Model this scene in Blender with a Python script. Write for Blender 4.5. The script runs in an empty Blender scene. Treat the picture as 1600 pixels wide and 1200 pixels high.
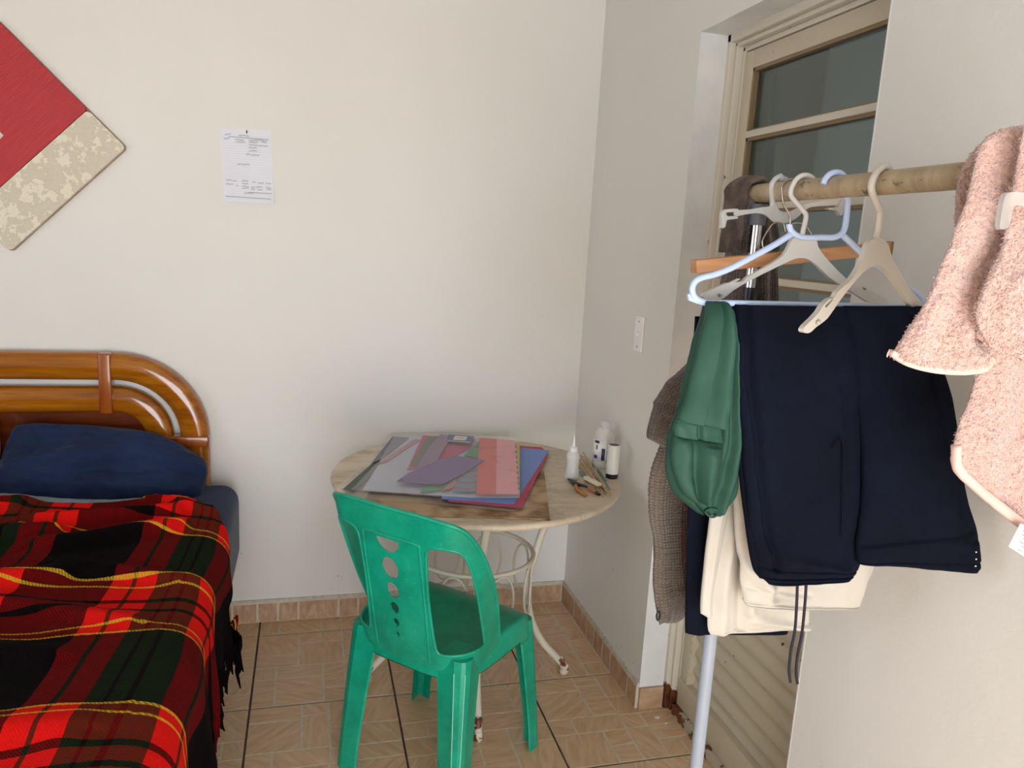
import bpy, bmesh, math, random
from math import sin, cos, pi, sqrt, exp, radians, atan2
from mathutils import Vector, Matrix, noise
from mathutils.geometry import delaunay_2d_cdt

random.seed(7)
SC = bpy.context.scene
COL = SC.collection
V = Vector

# ------------------------------------------------------------------ camera
FPX = 1191.65                       # focal length in pixels of a 1600 px wide frame
CYAW, CPIT, CROL = .2665, -.1844, .0562
CAM = V((-1.048, -2.830, 1.475))
_f = V((sin(CYAW) * cos(CPIT), cos(CYAW) * cos(CPIT), sin(CPIT)))
_r = V((cos(CYAW), -sin(CYAW), 0))
_u = _r.cross(_f)
_r2 = _r * cos(CROL) + _u * sin(CROL)
_u2 = -_r * sin(CROL) + _u * cos(CROL)
cam = bpy.data.cameras.new('camera')
camo = bpy.data.objects.new('camera', cam)
COL.objects.link(camo)
cam.sensor_width = 36
cam.lens = FPX / 1600 * 36
cam.clip_start = .01
camo.matrix_world = Matrix(((_r2.x, _u2.x, -_f.x, CAM.x), (_r2.y, _u2.y, -_f.y, CAM.y),
                            (_r2.z, _u2.z, -_f.z, CAM.z), (0, 0, 0, 1)))
SC.camera = camo

# ------------------------------------------------------------------ light
SC.view_settings.view_transform = 'Standard'
SC.view_settings.look = 'None'
SC.view_settings.gamma = 1
SC.view_settings.use_curve_mapping = False
SC.view_settings.exposure = 0.29
w = bpy.data.worlds.new('world')
SC.world = w
w.use_nodes = True
w.node_tree.nodes['Background'].inputs[0].default_value = (.75, .87, 1, 1)
w.node_tree.nodes['Background'].inputs[1].default_value = 1.2


def area(name, loc, rot, sx, sy, e, col):
    l = bpy.data.lights.new(name, 'AREA')
    l.shape = 'RECTANGLE'
    l.size, l.size_y, l.energy, l.color = sx, sy, e, col
    o = bpy.data.objects.new(name, l)
    o.location, o.rotation_euler = loc, rot
    COL.objects.link(o)
    return o


# daylight coming in through the open double door behind the camera and the window in the left wall
area('door_daylight', (-.95, -4.28, .90), (radians(90), 0, 0), 1.6, 1.75, 52, (.96, .975, 1))
area('window_daylight', (-3.38, -2.3, 1.5), (0, radians(-90), 0), 1.1, 1.5, 8, (.80, .91, 1))
sl = bpy.data.lights.new('sun', 'SUN')
sl.energy, sl.angle, sl.color = 12, radians(.6), (1, .96, .92)
so = bpy.data.objects.new('sun', sl)
so.rotation_euler = V((.06, -.86, 1)).to_track_quat('Z', 'Y').to_euler()
COL.objects.link(so)


# ------------------------------------------------------------------ measuring helpers
def ray(px, py):
    return _r2 * ((px - 800) / FPX) - _u2 * ((py - 600) / FPX) + _f


def onplane(px, py, p0, n):
    d = ray(px, py)
    return CAM + d * ((V(p0) - CAM).dot(n) / d.dot(n))


def atY(px, py, y): return onplane(px, py, (0, y, 0), V((0, 1, 0)))
def atX(px, py, x): return onplane(px, py, (x, 0, 0), V((1, 0, 0)))
def atZ(px, py, z): return onplane(px, py, (0, 0, z), V((0, 0, 1)))


# ------------------------------------------------------------------ materials
def srgb(h):
    h = h.lstrip('#')
    c = [int(h[i:i + 2], 16) / 255 for i in (0, 2, 4)]
    return tuple((x / 12.92 if x <= .04045 else ((x + .055) / 1.055) ** 2.4) for x in c) + (1,)


class NT:
    def __init__(s, name):
        s.m = bpy.data.materials.new(name)
        s.m.use_nodes = True
        s.t = s.m.node_tree
        s.b = s.t.nodes['Principled BSDF']

    def n(s, typ, **kw):
        n = s.t.nodes.new(typ)
        for k, v in kw.items():
            setattr(n, k, v)
        return n

    def l(s, a, b): s.t.links.new(a, b)

    def coord(s, kind='Object'):
        return s.n('ShaderNodeTexCoord').outputs[kind]

    def mapping(s, src, scale=(1, 1, 1), rot=(0, 0, 0), loc=(0, 0, 0)):
        m = s.n('ShaderNodeMapping')
        m.inputs['Scale'].default_value = scale
        m.inputs['Rotation'].default_value = rot
        m.inputs['Location'].default_value = loc
        s.l(src, m.inputs[0])
        return m.outputs[0]

    def noise(s, vec, scale, detail=3, rough=.55):
        n = s.n('ShaderNodeTexNoise')
        n.inputs['Scale'].default_value = scale
        n.inputs['Detail'].default_value = detail
        n.inputs['Roughness'].default_value = rough
        s.l(vec, n.inputs['Vector'])
        return n.outputs['Fac']

    def ramp(s, fac, stops, interp='LINEAR'):
        r = s.n('ShaderNodeValToRGB')
        cr = r.color_ramp
        cr.interpolation = interp
        while len(cr.elements) < len(stops):
            cr.elements.new(.5)
        for e, (p, c) in zip(cr.elements, stops):
            e.position = p
            e.color = c
        s.l(fac, r.inputs[0])
        return r.outputs[0]

    def mix(s, fac, a, b, mode='MIX'):
        m = s.n('ShaderNodeMix', data_type='RGBA', blend_type=mode)
        for i, v in ((0, fac), (6, a), (7, b)):
            if hasattr(v, 'node'):
                s.l(v, m.inputs[i])
            else:
                m.inputs[i].default_value = v
        return m.outputs[2]

    def math(s, op, a, b=0.0, c=None):
        m = s.n('ShaderNodeMath', operation=op)
        for i, v in enumerate((a, b) if c is None else (a, b, c)):
            if hasattr(v, 'node'):
                s.l(v, m.inputs[i])
            else:
                m.inputs[i].default_value = v
        return m.outputs[0]

    def bump(s, h, strength=.3, dist=.002, prev=None):
        b = s.n('ShaderNodeBump')
        b.inputs['Strength'].default_value = strength
        b.inputs['Distance'].default_value = dist
        s.l(h, b.inputs['Height'])
        if prev: s.l(prev, b.inputs['Normal'])
        s.l(b.outputs[0], s.b.inputs['Normal'])
        return b.outputs[0]

    def base(s, c):
        if hasattr(c, 'node'):
            s.l(c, s.b.inputs['Base Color'])
        else:
            s.b.inputs['Base Color'].default_value = c

    def set(s, **kw):
        for k, v in kw.items():
            s.b.inputs[k.replace('_', ' ')].default_value = v
        return s


def g(v): return (v, v, v, 1)


def mottled(name, c1, c2, scale=8, rough=.5, bscale=60, bstr=.15, bdist=.001, lo=.35, hi=.65, metallic=0, stretch=(1, 1, 1)):
    t = NT(name)
    co = t.mapping(t.coord(), stretch)
    f = t.noise(co, scale, 4)
    t.base(t.ramp(f, [(lo, srgb(c1)), (hi, srgb(c2))]))
    t.set(Roughness=rough, Metallic=metallic)
    if bstr:
        t.bump(t.noise(t.coord(), bscale, 3), bstr, bdist)
    return t.m


def fabric(name, c1, c2, bscale=900, bstr=.5, rough=.9, sheen=.3, scale=5, wr=.3):
    t = NT(name)
    co = t.coord()
    t.base(t.mix(t.ramp(t.noise(co, scale, 4), [(.35, g(0)), (.65, g(1))]), srgb(c1), srgb(c2)))
    t.set(Roughness=rough, Sheen_Weight=sheen * .3, Sheen_Roughness=.4, Specular_IOR_Level=.12)
    b = t.bump(t.noise(co, bscale, 2), bstr, .0006)
    if wr:
        t.bump(t.noise(t.mapping(co, (1, 1, .5)), 14, 4, .6), wr, .012, b)
    return t.m


M = {}


def wall_mat():
    t = NT('wall_plaster')
    co = t.coord()
    f = t.noise(co, 1.3, 4)
    c = t.ramp(f, [(.3, srgb('#e0ded8')), (.7, srgb('#e5e3de'))])
    # fine scuffs low on the wall: where height < .45 m and speckle noise is high
    sp = t.ramp(t.noise(t.mapping(co, (1, 1, .6)), 34, 6, .7), [(.62, g(0)), (.65, g(1))])
    zz = t.n('ShaderNodeSeparateXYZ')
    t.l(co, zz.inputs[0])
    low = t.ramp(zz.outputs[2], [(.12, g(1)), (.55, g(0))])
    patch = t.ramp(t.noise(co, 4, 2), [(.52, g(0)), (.6, g(1))])
    fac = t.math('MULTIPLY', t.math('MULTIPLY', sp, low), patch)
    c = t.mix(t.math('MULTIPLY', fac, .7), c, srgb('#7d7466'))
    t.base(c)
    t.set(Roughness=.62)
    b = t.bump(t.noise(co, 5, 5, .6), .25, .01)
    t.bump(t.noise(co, 90, 4), .12, .002, b)
    return t.m


M['wall'] = wall_mat()
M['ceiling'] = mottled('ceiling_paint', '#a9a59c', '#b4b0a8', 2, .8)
M['jamb'] = mottled('jamb_plaster', '#d9dad8', '#e4e4e1', 9, .6, 40, .4, .003)


def attr_stone(name, c1, c2, c3, rough=.45):
    t = NT(name)
    co = t.coord()
    a = t.n('ShaderNodeVertexColor', layer_name='tone')
    rot = t.n('ShaderNodeMapping')
    t.l(co, rot.inputs[0])
    sepc = t.n('ShaderNodeSeparateColor')
    t.l(a.outputs[0], sepc.inputs[0])
    cmb = t.n('ShaderNodeCombineXYZ')
    t.l(t.math('MULTIPLY', sepc.outputs[1], 6.28), cmb.inputs[2])
    t.l(cmb.outputs[0], rot.inputs['Rotation'])
    st = t.mapping(rot.outputs[0], (4, 26, 9))
    f = t.noise(st, 2.2, 6, .65)
    c = t.ramp(f, [(.28, srgb(c1)), (.5, srgb(c2)), (.72, srgb(c3))])
    c = t.mix(t.math('MULTIPLY', sepc.outputs[0], .3), c, srgb(c1))
    t.base(c)
    t.set(Roughness=rough)
    t.bump(f, .3, .002)
    return t.m


M['stone'] = attr_stone('tile_stone', '#bb9870', '#d4b28e', '#e2c8aa', .38)
M['stone_base'] = attr_stone('skirting_stone', '#9c7a60', '#b89678', '#cdb090', .5)
M['grout_cream'] = mottled('tile_joint_cream', '#c4b8a0', '#d6cab4', 30, .5)
M['grout_dark'] = mottled('tile_grout_dark', '#4c3323', '#6b4c38', 30, .8)


def wood(name, c1, c2, c3, rough=.18, axis=(1, 14, 14), coat=.6, sc=3.0):
    t = NT(name)
    co = t.coord()
    f = t.noise(t.mapping(co, axis), sc, 6, .6)
    f2 = t.noise(co, 2.5, 2)
    c = t.ramp(f, [(.25, srgb(c1)), (.5, srgb(c2)), (.75, srgb(c3))])
    c = t.mix(t.math('MULTIPLY', f2, .35), c, srgb(c1))
    t.base(c)
    t.set(Roughness=rough, Coat_Weight=coat, Coat_Roughness=.08)
    return t.m


M['bedwood'] = wood('varnished_wood', '#7a3c06', '#a4600c', '#c2801a', .13)
M['bedpanel'] = wood('dark_veneer', '#4a1c06', '#6c2c0a', '#85400f', .25)
M['bedblock'] = wood('varnished_wood_block', '#7a360c', '#9c5014', '#b0651c', .25, (14, 14, 1))
M['barwood'] = wood('hanger_wood', '#a8764a', '#c48d5e', '#d6a478', .45, (2, 30, 30), 0)

M['redpaint'] = (lambda: None)


def redwood():
    t = NT('red_painted_boards')
    co = t.mapping(t.coord(), (1, 1, 1), (0, radians(45), 0))   # turned so x runs with the grain
    f = t.noise(t.mapping(co, (3, 1, 120)), 3, 6, .7)
    c = t.ramp(f, [(.3, srgb('#8e1d26')), (.5, srgb('#b4272f')), (.75, srgb('#c2333a'))])
    f2 = t.noise(t.mapping(co, (2, 1, 60)), 2, 4, .6)
    c = t.mix(t.ramp(f2, [(.7, g(0)), (.76, g(1))]), c, srgb('#6e1a20'))
    t.base(c)
    t.set(Roughness=.55)
    t.bump(f, .5, .002)
    return t.m


M['redpaint'] = redwood()


def creampatina():
    t = NT('cream_patina')
    co = t.coord()
    f = t.noise(t.mapping(co, (1, 1, 1)), 26, 8, .72)
    t.base(t.ramp(f, [(.44, srgb('#cfc6b2')), (.52, srgb('#c8bfab')), (.55, srgb('#e4dcc9')), (.7, srgb('#dcd3bf'))]))
    t.set(Roughness=.5)
    t.bump(f, .4, .002)
    return t.m


M['cream_patina'] = creampatina()
M['board_edge'] = mottled('board_edge_brown', '#8d7560', '#a8917b', 20, .7)


def simple(name, c, rough=.5, **kw):
    t = NT(name)
    co = t.coord()
    a = srgb(c)
    b = tuple(x * .9 for x in a[:3]) + (1,)
    t.base(t.mix(t.noise(co, 12, 3), a, b))
    t.set(Roughness=rough, **kw)
    return t.m


M['paper'] = simple('white_paper', '#e9ebf3', .7)
M['pencil'] = simple('pencil_marks', '#6e7078', .8)
M['ruling'] = simple('paper_ruling', '#d5dbea', .8)
M['black'] = simple('black_plastic', '#1b1a1c', .35)
M['switchplate'] = simple('switch_plate', '#f6f5f4', .3)
M['navylabel'] = simple('navy_print', '#25356f', .5)
M['whiteprint'] = simple('white_print', '#f2f1ee', .5)


def green_plastic():
    t = NT('green_plastic')
    co = t.coord()
    f = t.noise(co, 9, 8, .75)
    f2 = t.noise(co, 3, 3)
    c = t.ramp(f, [(.3, srgb('#047f66')), (.52, srgb('#089878')), (.68, srgb('#18a384')), (.8, srgb('#62b59c'))])
    sp = t.ramp(t.noise(co, 75, 5, .7), [(.62, g(0)), (.72, g(1))])
    sp2 = t.math('MULTIPLY', sp, t.ramp(f2, [(.45, g(0)), (.6, g(1))]))
    c = t.mix(t.math('MULTIPLY', sp2, .35), c, srgb('#9fd0bf'))
    t.base(c)
    t.set(Roughness=.33)
    t.bump(t.noise(co, 120, 3), .1, .001)
    return t.m


M['green'] = green_plastic()
M['wear'] = simple('worn_green', '#8fd6c0', .5)


def marble():
    t = NT('table_top_stone')
    co = t.coord()
    f = t.noise(t.mapping(co, (1, 2.2, 1)), 5, 8, .7)
    c = t.ramp(f, [(.3, srgb('#a3937f')), (.48, srgb('#cdbda6')), (.6, srgb('#d8cab4'))])
    v = t.noise(t.mapping(co, (2, 5, 1), (0, 0, .5)), 4, 8, .75)
    vein = t.ramp(v, [(.47, g(0)), (.495, g(1)), (.52, g(0))])
    msk = t.ramp(t.noise(co, 3, 2), [(.45, g(0)), (.6, g(1))])
    c = t.mix(t.math('MULTIPLY', t.math('MULTIPLY', vein, msk), .6), c, srgb('#6f6559'))
    t.base(c)
    t.set(Roughness=.5)
    t.bump(f, .2, .002)
    return t.m


M['marble'] = marble()


def chipped(name, c1, c2, rust, thr=.66, sc=22, metal=0):
    t = NT(name)
    co = t.coord()
    c = t.mix(t.noise(co, 7, 3), srgb(c1), srgb(c2))
    r = t.noise(co, sc, 5, .65)
    fac = t.ramp(r, [(thr, g(0)), (thr + .02, g(1))])
    c = t.mix(fac, c, t.mix(t.noise(co, 50, 3), srgb(rust), srgb('#8a4a22')))
    t.base(c)
    t.set(Roughness=.42)
    t.bump(fac, -.4, .002)
    return t.m


M['iron'] = chipped('cream_painted_iron', '#d3cab6', '#dfd8c8', '#3c2315', .70, 30)
M['ironrust'] = chipped('iron_foot_worn', '#d3cab6', '#cbb9a0', '#3c2115', .50, 45)


def rust_by_height(name, c1, c2, z0, z1):
    t = NT(name)
    co = t.coord()
    c = t.mix(t.noise(co, 6, 3), srgb(c1), srgb(c2))
    zz = t.n('ShaderNodeSeparateXYZ')
    t.l(co, zz.inputs[0])
    z = t.math('ADD', zz.outputs[2], t.math('MULTIPLY', t.noise(co, 14, 5, .7), (z1 - z0) * 1.1))
    fac = t.ramp(t.n('ShaderNodeMapRange').outputs[0], [(.5, g(1)), (.52, g(0))])
    mr = fac.node.inputs[0].links[0].from_node
    mr.inputs['From Min'].default_value = z0
    mr.inputs['From Max'].default_value = z1 + (z1 - z0)
    t.l(z, mr.inputs[0])
    c = t.mix(fac, c, t.ramp(t.noise(co, 40, 4), [(.35, srgb('#3b2012')), (.6, srgb('#6d3a1c'))]))
    sp = t.ramp(t.noise(co, 28, 5, .6), [(.70, g(0)), (.715, g(1))])
    c = t.mix(sp, c, srgb('#4a2a18'))
    t.base(c)
    t.set(Roughness=.45)
    return t.m


M['doorpaint'] = rust_by_height('cream_door_paint', '#c3b79f', '#cbc0aa', -.02, .05)
M['doorframe'] = rust_by_height('cream_frame_paint', '#d0c8b6', '#d9d2c2', .02, .16)
M['putty'] = simple('window_putty', '#8d7859', .6)


def glassmat():
    t = NT('door_glass')
    t.base((.75, .85, .8, 1))
    t.set(Roughness=.04, Transmission_Weight=1.0, IOR=1.45)
    return t.m


M['glass'] = glassmat()
M['behind'] = simple('dim_room_wall', '#8f9088', .8)


def clear(name, tint, alpha, rough=.15, bstr=0):
    t = NT(name)
    t.base(tint)
    t.set(Roughness=rough, Alpha=alpha, IOR=1.45, Specular_IOR_Level=.8)
    if bstr:
        t.bump(t.noise(t.mapping(t.coord(), (4, 22, 1), (0, 0, .5)), 3, 4, .6), bstr, .006)
    return t.m


M['bag'] = clear('clear_bag', (.95, .93, .94, 1), .12, .1, 1.0)
M['frost'] = clear('frosted_plastic', (.74, .74, .73, 1), .42, .3)
M['rail'] = None


def railmat():
    t = NT('worn_rail')
    co = t.coord()
    f = t.noise(t.mapping(co, (1, 3, 1)), 14, 5, .6)
    c = t.ramp(f, [(.3, srgb('#978468')), (.55, srgb('#ae9c7e')), (.75, srgb('#bdae94'))])
    sp = t.ramp(t.noise(t.mapping(co, (1.6, 1, 1.6)), 30, 5, .65), [(.60, g(0)), (.66, g(1))])
    c = t.mix(t.math('MULTIPLY', sp, .8), c, srgb('#4d3a22'))
    c = t.mix(t.ramp(t.noise(t.mapping(co, (.2, 5, .2)), 12, 2), [(.6, g(0)), (.7, g(.5))]), c, srgb('#8f7a52'))
    t.base(c)
    t.set(Roughness=.35)
    return t.m


M['rail'] = railmat()
M['chrome'] = simple('chrome', '#c4c4c6', .15, Metallic=1.0)
M['steelpole'] = simple('grey_blue_pole', '#9ea8b4', .3)
M['greycap'] = simple('grey_cap', '#5a5a60', .5)
M['wirem'] = simple('wire_metal', '#b5aaa0', .25, Metallic=.9)
M['hangwhite'] = simple('hanger_grey_white', '#cfcdc8', .38)
M['hangwhite2'] = simple('hanger_warm_white', '#cac4b8', .38)
M['hangblue'] = simple('hanger_light_blue', '#b9cdf0', .35)


def knit(name, c1, c2, rib=260, bstr=.9):
    t = NT(name)
    uv = t.coord('UV')
    n1 = t.n('ShaderNodeTexWave', wave_type='BANDS', bands_direction='Y')
    n1.inputs['Scale'].default_value = rib / 6.28 * 1.2
    n1.inputs['Distortion'].default_value = 2.5
    n1.inputs['Detail Scale'].default_value = 3
    t.l(uv, n1.inputs[0])
    n2 = t.n('ShaderNodeTexWave', wave_type='BANDS', bands_direction='X')
    n2.inputs['Scale'].default_value = rib / 6.28
    n2.inputs['Distortion'].default_value = 1
    t.l(uv, n2.inputs[0])
    h = t.math('MULTIPLY', n1.outputs['Fac'], n2.outputs['Fac'])
    fz = t.noise(uv, 90, 5, .7)
    c = t.mix(h, srgb(c1), srgb(c2))
    c = t.mix(t.math('MULTIPLY', t.ramp(fz, [(.4, g(0)), (.7, g(1))]), .5), c, srgb(c2))
    t.base(c)
    t.set(Roughness=.95, Sheen_Weight=.3)
    b = t.bump(h, bstr, .003)
    t.bump(fz, .5, .003, b)
    return t.m


M['cardigan'] = knit('brown_knit', '#4e433d', '#75685f', 520, .8)
M['cardigan2'] = fabric('brown_knit_fold', '#4c413b', '#6e6158', 260, 1.0, .95, .3, 40, .5)
M['ribknit'] = knit('brown_rib', '#54493f', '#776a5e', 300, .7)
M['redknit'] = knit('maroon_knit', '#3a1c22', '#8c5a58', 420)
M['greenfab'] = fabric('green_polyester', '#2c4c40', '#345649', 700, .2, .5, 0, 4, .15)
M['navy'] = fabric('navy_cotton', '#090d19', '#0d1322', 900, .5, .95, 0, 6, .5)
M['navy2'] = fabric('navy_cotton_dark', '#090d18', '#0d1322', 900, .5, .95, 0, 6, .5)
M['cream'] = fabric('cream_cotton', '#bbb5aa', '#c8c2b7', 900, .3, .85, .2, 4, .3)
M['pillow'] = fabric('navy_pillowcase', '#1c2845', '#243354', 500, .2, .75, .3, 4, .8)
M['whitepillow'] = fabric('pale_pillowcase', '#d8c3bd', '#e2d2cc', 500, .2, .8, .3, 4, .3)
M['sheet'] = fabric('pale_blue_sheet', '#71818f', '#8496a4', 500, .2, .8, .2, 4, .35)
M['mattress'] = fabric('navy_sheet', '#1d2a45', '#24345a', 500, .2, .8, .3, 4, .2)
M['cord'] = simple('navy_cord', '#1d1a2c', .8)


def terry():
    t = NT('pink_terry')
    co = t.coord()
    f = t.noise(co, 330, 3, .6)
    c = t.ramp(f, [(.3, srgb('#cba297')), (.6, srgb('#dfbcb1'))])
    t.base(c)
    t.set(Roughness=.95, Sheen_Weight=.6, Subsurface_Weight=.1, Subsurface_Radius=(.01, .006, .004))
    b = t.bump(f, 1, .004)
    t.bump(t.noise(co, 120, 3), .6, .008, b)
    return t.m


M['terry'] = terry()
M['terryhem'] = fabric('pink_woven_hem', '#dcb4a8', '#e6c4b8', 260, .8, .9, .3)


def plaid():
    t = NT('tartan_blanket')
    uv = t.coord('UV')
    sp = t.n('ShaderNodeSeparateXYZ')
    t.l(uv, sp.inputs[0])
    K, R_, G, Yc = srgb('#0b070b'), srgb('#ea1712'), srgb('#30502a'), srgb('#e0b030')
    K2 = srgb('#14140f')

    def bands(src, period, stops):
        fr = t.math('FRACT', t.math('DIVIDE', src, period))
        return t.ramp(fr, [(p / period, c) for p, c in stops], 'CONSTANT')
    # warp across the bed (u = distance inward from the right edge, metres)
    warp = bands(t.math('ADD', sp.outputs[0], 4.9), .49,
                 [(0, R_), (.01, G), (.043, K2), (.05, G), (.072, K2), (.079, G), (.11, R_), (.156, G), (.165, R_), (.21, K), (.40, R_), (.445, G), (.454, R_)])
    # weft along the bed (v = distance from the wall, metres)
    ph = t.math('ADD', sp.outputs[1], 5.4 - .92)
    weft = bands(ph, .54, [(0, Yc), (.007, R_), (.03, Yc), (.036, R_), (.098, K2), (.114, R_), (.150, K2), (.166, R_), (.232, Yc), (.238, R_), (.262, Yc), (.269, K)])
    ym = bands(ph, .54, [(0, g(1)), (.007, g(0)), (.03, g(1)), (.036, g(0)), (.232, g(1)), (.238, g(0)), (.262, g(1)), (.269, g(0))])
    tw = t.math('SINE', t.math('MULTIPLY', t.math('ADD', sp.outputs[0], sp.outputs[1]), 1100))
    nz = t.noise(uv, 60, 5, .7)
    fac = t.math('ADD', t.math('MULTIPLY', tw, .22), t.math('ADD', t.math('MULTIPLY', nz, .5), .25))
    avg = t.mix(fac, warp, weft)
    dark = t.mix(1.0, avg, (.30, .34, .34, 1), 'MULTIPLY')
    sw, sf = t.n('ShaderNodeSeparateColor'), t.n('ShaderNodeSeparateColor')
    t.l(warp, sw.inputs[0])
    t.l(weft, sf.inputs[0])
    both = t.math('MULTIPLY', t.math('GREATER_THAN', sw.outputs[0], .4), t.math('GREATER_THAN', sf.outputs[0], .4))
    c = t.mix(both, dark, avg)
    tw2 = t.math('SINE', t.math('MULTIPLY', t.math('ADD', sp.outputs[0], t.math('MULTIPLY', sp.outputs[1], .6)), 900))
    c = t.mix(t.math('MULTIPLY', ym, t.ramp(tw2, [(.35, g(.35)), (.6, g(.95))])), c, Yc)
    c = t.mix(t.math('MULTIPLY', t.ramp(t.noise(uv, 220, 4, .7), [(.45, g(0)), (.75, g(1))]), .25), c, srgb('#3a1414'))
    t.base(c)
    t.set(Roughness=1, Specular_IOR_Level=.1)
    b = t.bump(t.noise(uv, 420, 4, .7), .8, .003)
    t.bump(tw, .25, .001, b)
    return t.m


M['plaid'] = plaid()


# ------------------------------------------------------------------ mesh helpers
def mk(name, verts, faces, mat, parent=None, smooth=True, uv=None, mats=None, mi=None):
    me = bpy.data.meshes.new(name)
    me.from_pydata([tuple(v) for v in verts], [], faces)
    for m in (mats or [mat]):
        me.materials.append(m)
    if mi:
        for p, i in zip(me.polygons, mi):
            p.material_index = i
    if smooth:
        for p in me.polygons:
            p.use_smooth = True
    if uv:
        lay = me.uv_layers.new(name='UVMap')
        for lp in me.loops:
            lay.data[lp.index].uv = uv[lp.vertex_index]
    me.update()
    o = bpy.data.objects.new(name, me)
    COL.objects.link(o)
    if parent:
        o.parent = parent
        o.matrix_parent_inverse = parent.matrix_world.inverted()
    return o


def fixnormals(o, angle=None):
    bm = bmesh.new()
    bm.from_mesh(o.data)
    bmesh.ops.remove_doubles(bm, verts=bm.verts, dist=1e-6)
    bmesh.ops.recalc_face_normals(bm, faces=bm.faces)
    bm.to_mesh(o.data)
    bm.free()
    if angle:
        sharp(o, angle)
    return o


def sharp(o, deg=35):
    me = o.data
    bm = bmesh.new()
    bm.from_mesh(me)
    for e in bm.edges:
        if len(e.link_faces) == 2 and e.calc_face_angle(0) > radians(deg):
            e.smooth = False
    bm.to_mesh(me)
    bm.free()
    return o


def bevel(o, wdt, seg=3):
    m = o.modifiers.new('bevel', 'BEVEL')
    m.width, m.segments, m.limit_method, m.angle_limit = wdt, seg, 'ANGLE', radians(40)
    return o


def empty(name, loc, label, cat, group=None):
    o = bpy.data.objects.new(name, None)
    o.location = loc
    o.empty_display_size = .05
    COL.objects.link(o)
    bpy.context.view_layer.update()
    o['label'], o['category'] = label, cat
    if group: o['group'] = group
    return o


def tag(o, label, cat, group=None, kind=None):
    o['label'], o['category'] = label, cat
    if group: o['group'] = group
    if kind: o['kind'] = kind
    return o


def struct(o):
    o['kind'] = 'structure'
    return o


def boxmesh(x0, x1, y0, y1, z0, z1):
    v = [(x, y, z) for z in (z0, z1) for y in (y0, y1) for x in (x0, x1)]
    f = [(0, 2, 3, 1), (4, 5, 7, 6), (0, 1, 5, 4), (1, 3, 7, 5), (3, 2, 6, 7), (2, 0, 4, 6)]
    return v, f


def box(name, x0, x1, y0, y1, z0, z1, mat, parent=None, bv=0):
    v, f = boxmesh(x0, x1, y0, y1, z0, z1)
    o = mk(name, v, f, mat, parent, smooth=bool(bv))
    if bv: bevel(o, bv)
    return o


def boxes(name, lst, mat, parent=None, bv=0):
    V_, F_ = [], []
    for b in lst:
        v, f = boxmesh(*b)
        n = len(V_)
        V_ += v
        F_ += [tuple(i + n for i in q) for q in f]
    o = mk(name, V_, F_, mat, parent, smooth=bool(bv))
    if bv: bevel(o, bv)
    return o


def obb(c, ax, ay, az):
    c, ax, ay, az = V(c), V(ax), V(ay), V(az)
    v = [c + ax * i + ay * j + az * k for k in (-.5, .5) for j in (-.5, .5) for i in (-.5, .5)]
    f = [(0, 2, 3, 1), (4, 5, 7, 6), (0, 1, 5, 4), (1, 3, 7, 5), (3, 2, 6, 7), (2, 0, 4, 6)]
    return v, f


def cr(pts, n=8, closed=False):
    """Catmull-Rom through points (any dimension)"""
    pts = [V(p) for p in pts]
    N = len(pts)
    out = []
    rng = range(N if closed else N - 1)
    for i in rng:
        if closed:
            a, b, c, d = pts[(i - 1) % N], pts[i], pts[(i + 1) % N], pts[(i + 2) % N]
        else:
            b, c = pts[i], pts[i + 1]
            a = pts[i - 1] if i > 0 else b * 2 - c
            d = pts[i + 2] if i + 2 < N else c * 2 - b
        for k in range(n):
            t = k / n
            out.append(.5 * ((2 * b) + (c - a) * t + (2 * a - 5 * b + 4 * c - d) * t * t + (3 * b - a - 3 * c + d) * t ** 3))
    if not closed: out.append(pts[-1])
    return out


def tube_data(path, rad, closed=False, seg=12, sx=1.0, sy=1.0):
    path = [V(p) for p in path]
    n = len(path)
    rad = rad if isinstance(rad, (list, tuple)) else [rad] * n
    T = []
    for i in range(n):
        a = path[(i - 1) % n] if closed or i > 0 else path[i]
        b = path[(i + 1) % n] if closed or i < n - 1 else path[i]
        T.append((b - a).normalized())
    nr = T[0].orthogonal().normalized()
    if abs(T[0].z) < .9:
        nr = (V((0, 0, 1)) - T[0] * T[0].z).normalized()
    vs, fs = [], []
    for i in range(n):
        nr = (nr - T[i] * nr.dot(T[i])).normalized()
        bn = T[i].cross(nr)
        for k in range(seg):
            a = 2 * pi * k / seg
            vs.append(path[i] + nr * (cos(a) * rad[i] * sx) + bn * (sin(a) * rad[i] * sy))
    for i in range(n if closed else n - 1):
        j = (i + 1) % n
        for k in range(seg):
            l = (k + 1) % seg
            fs.append((i * seg + k, i * seg + l, j * seg + l, j * seg + k))
    if not closed:
        fs.append(tuple(range(seg - 1, -1, -1)))
        fs.append(tuple((n - 1) * seg + k for k in range(seg)))
    return vs, fs


def merge(parts):
    V_, F_ = [], []
    for v, f in parts:
        n = len(V_)
        V_ += list(v)
        F_ += [tuple(i + n for i in q) for q in f]
    return V_, F_


def tube(name, path, rad, mat, parent=None, closed=False, seg=12, sx=1.0, sy=1.0):
    v, f = tube_data(path, rad, closed, seg, sx, sy)
    return sharp(fixnormals(mk(name, v, f, mat, parent)), 50)


def lathe_data(c, prof, seg=32):
    c = V(c)
    vs, fs = [], []
    for r, z in prof:
        for k in range(seg):
            a = 2 * pi * k / seg
            vs.append(c + V((cos(a) * r, sin(a) * r, z)))
    for i in range(len(prof) - 1):
        for k in range(seg):
            l = (k + 1) % seg
            fs.append((i * seg + k, i * seg + l, (i + 1) * seg + l, (i + 1) * seg + k))
    fs.append(tuple(range(seg - 1, -1, -1)))
    fs.append(tuple((len(prof) - 1) * seg + k for k in range(seg)))
    return vs, fs


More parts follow.
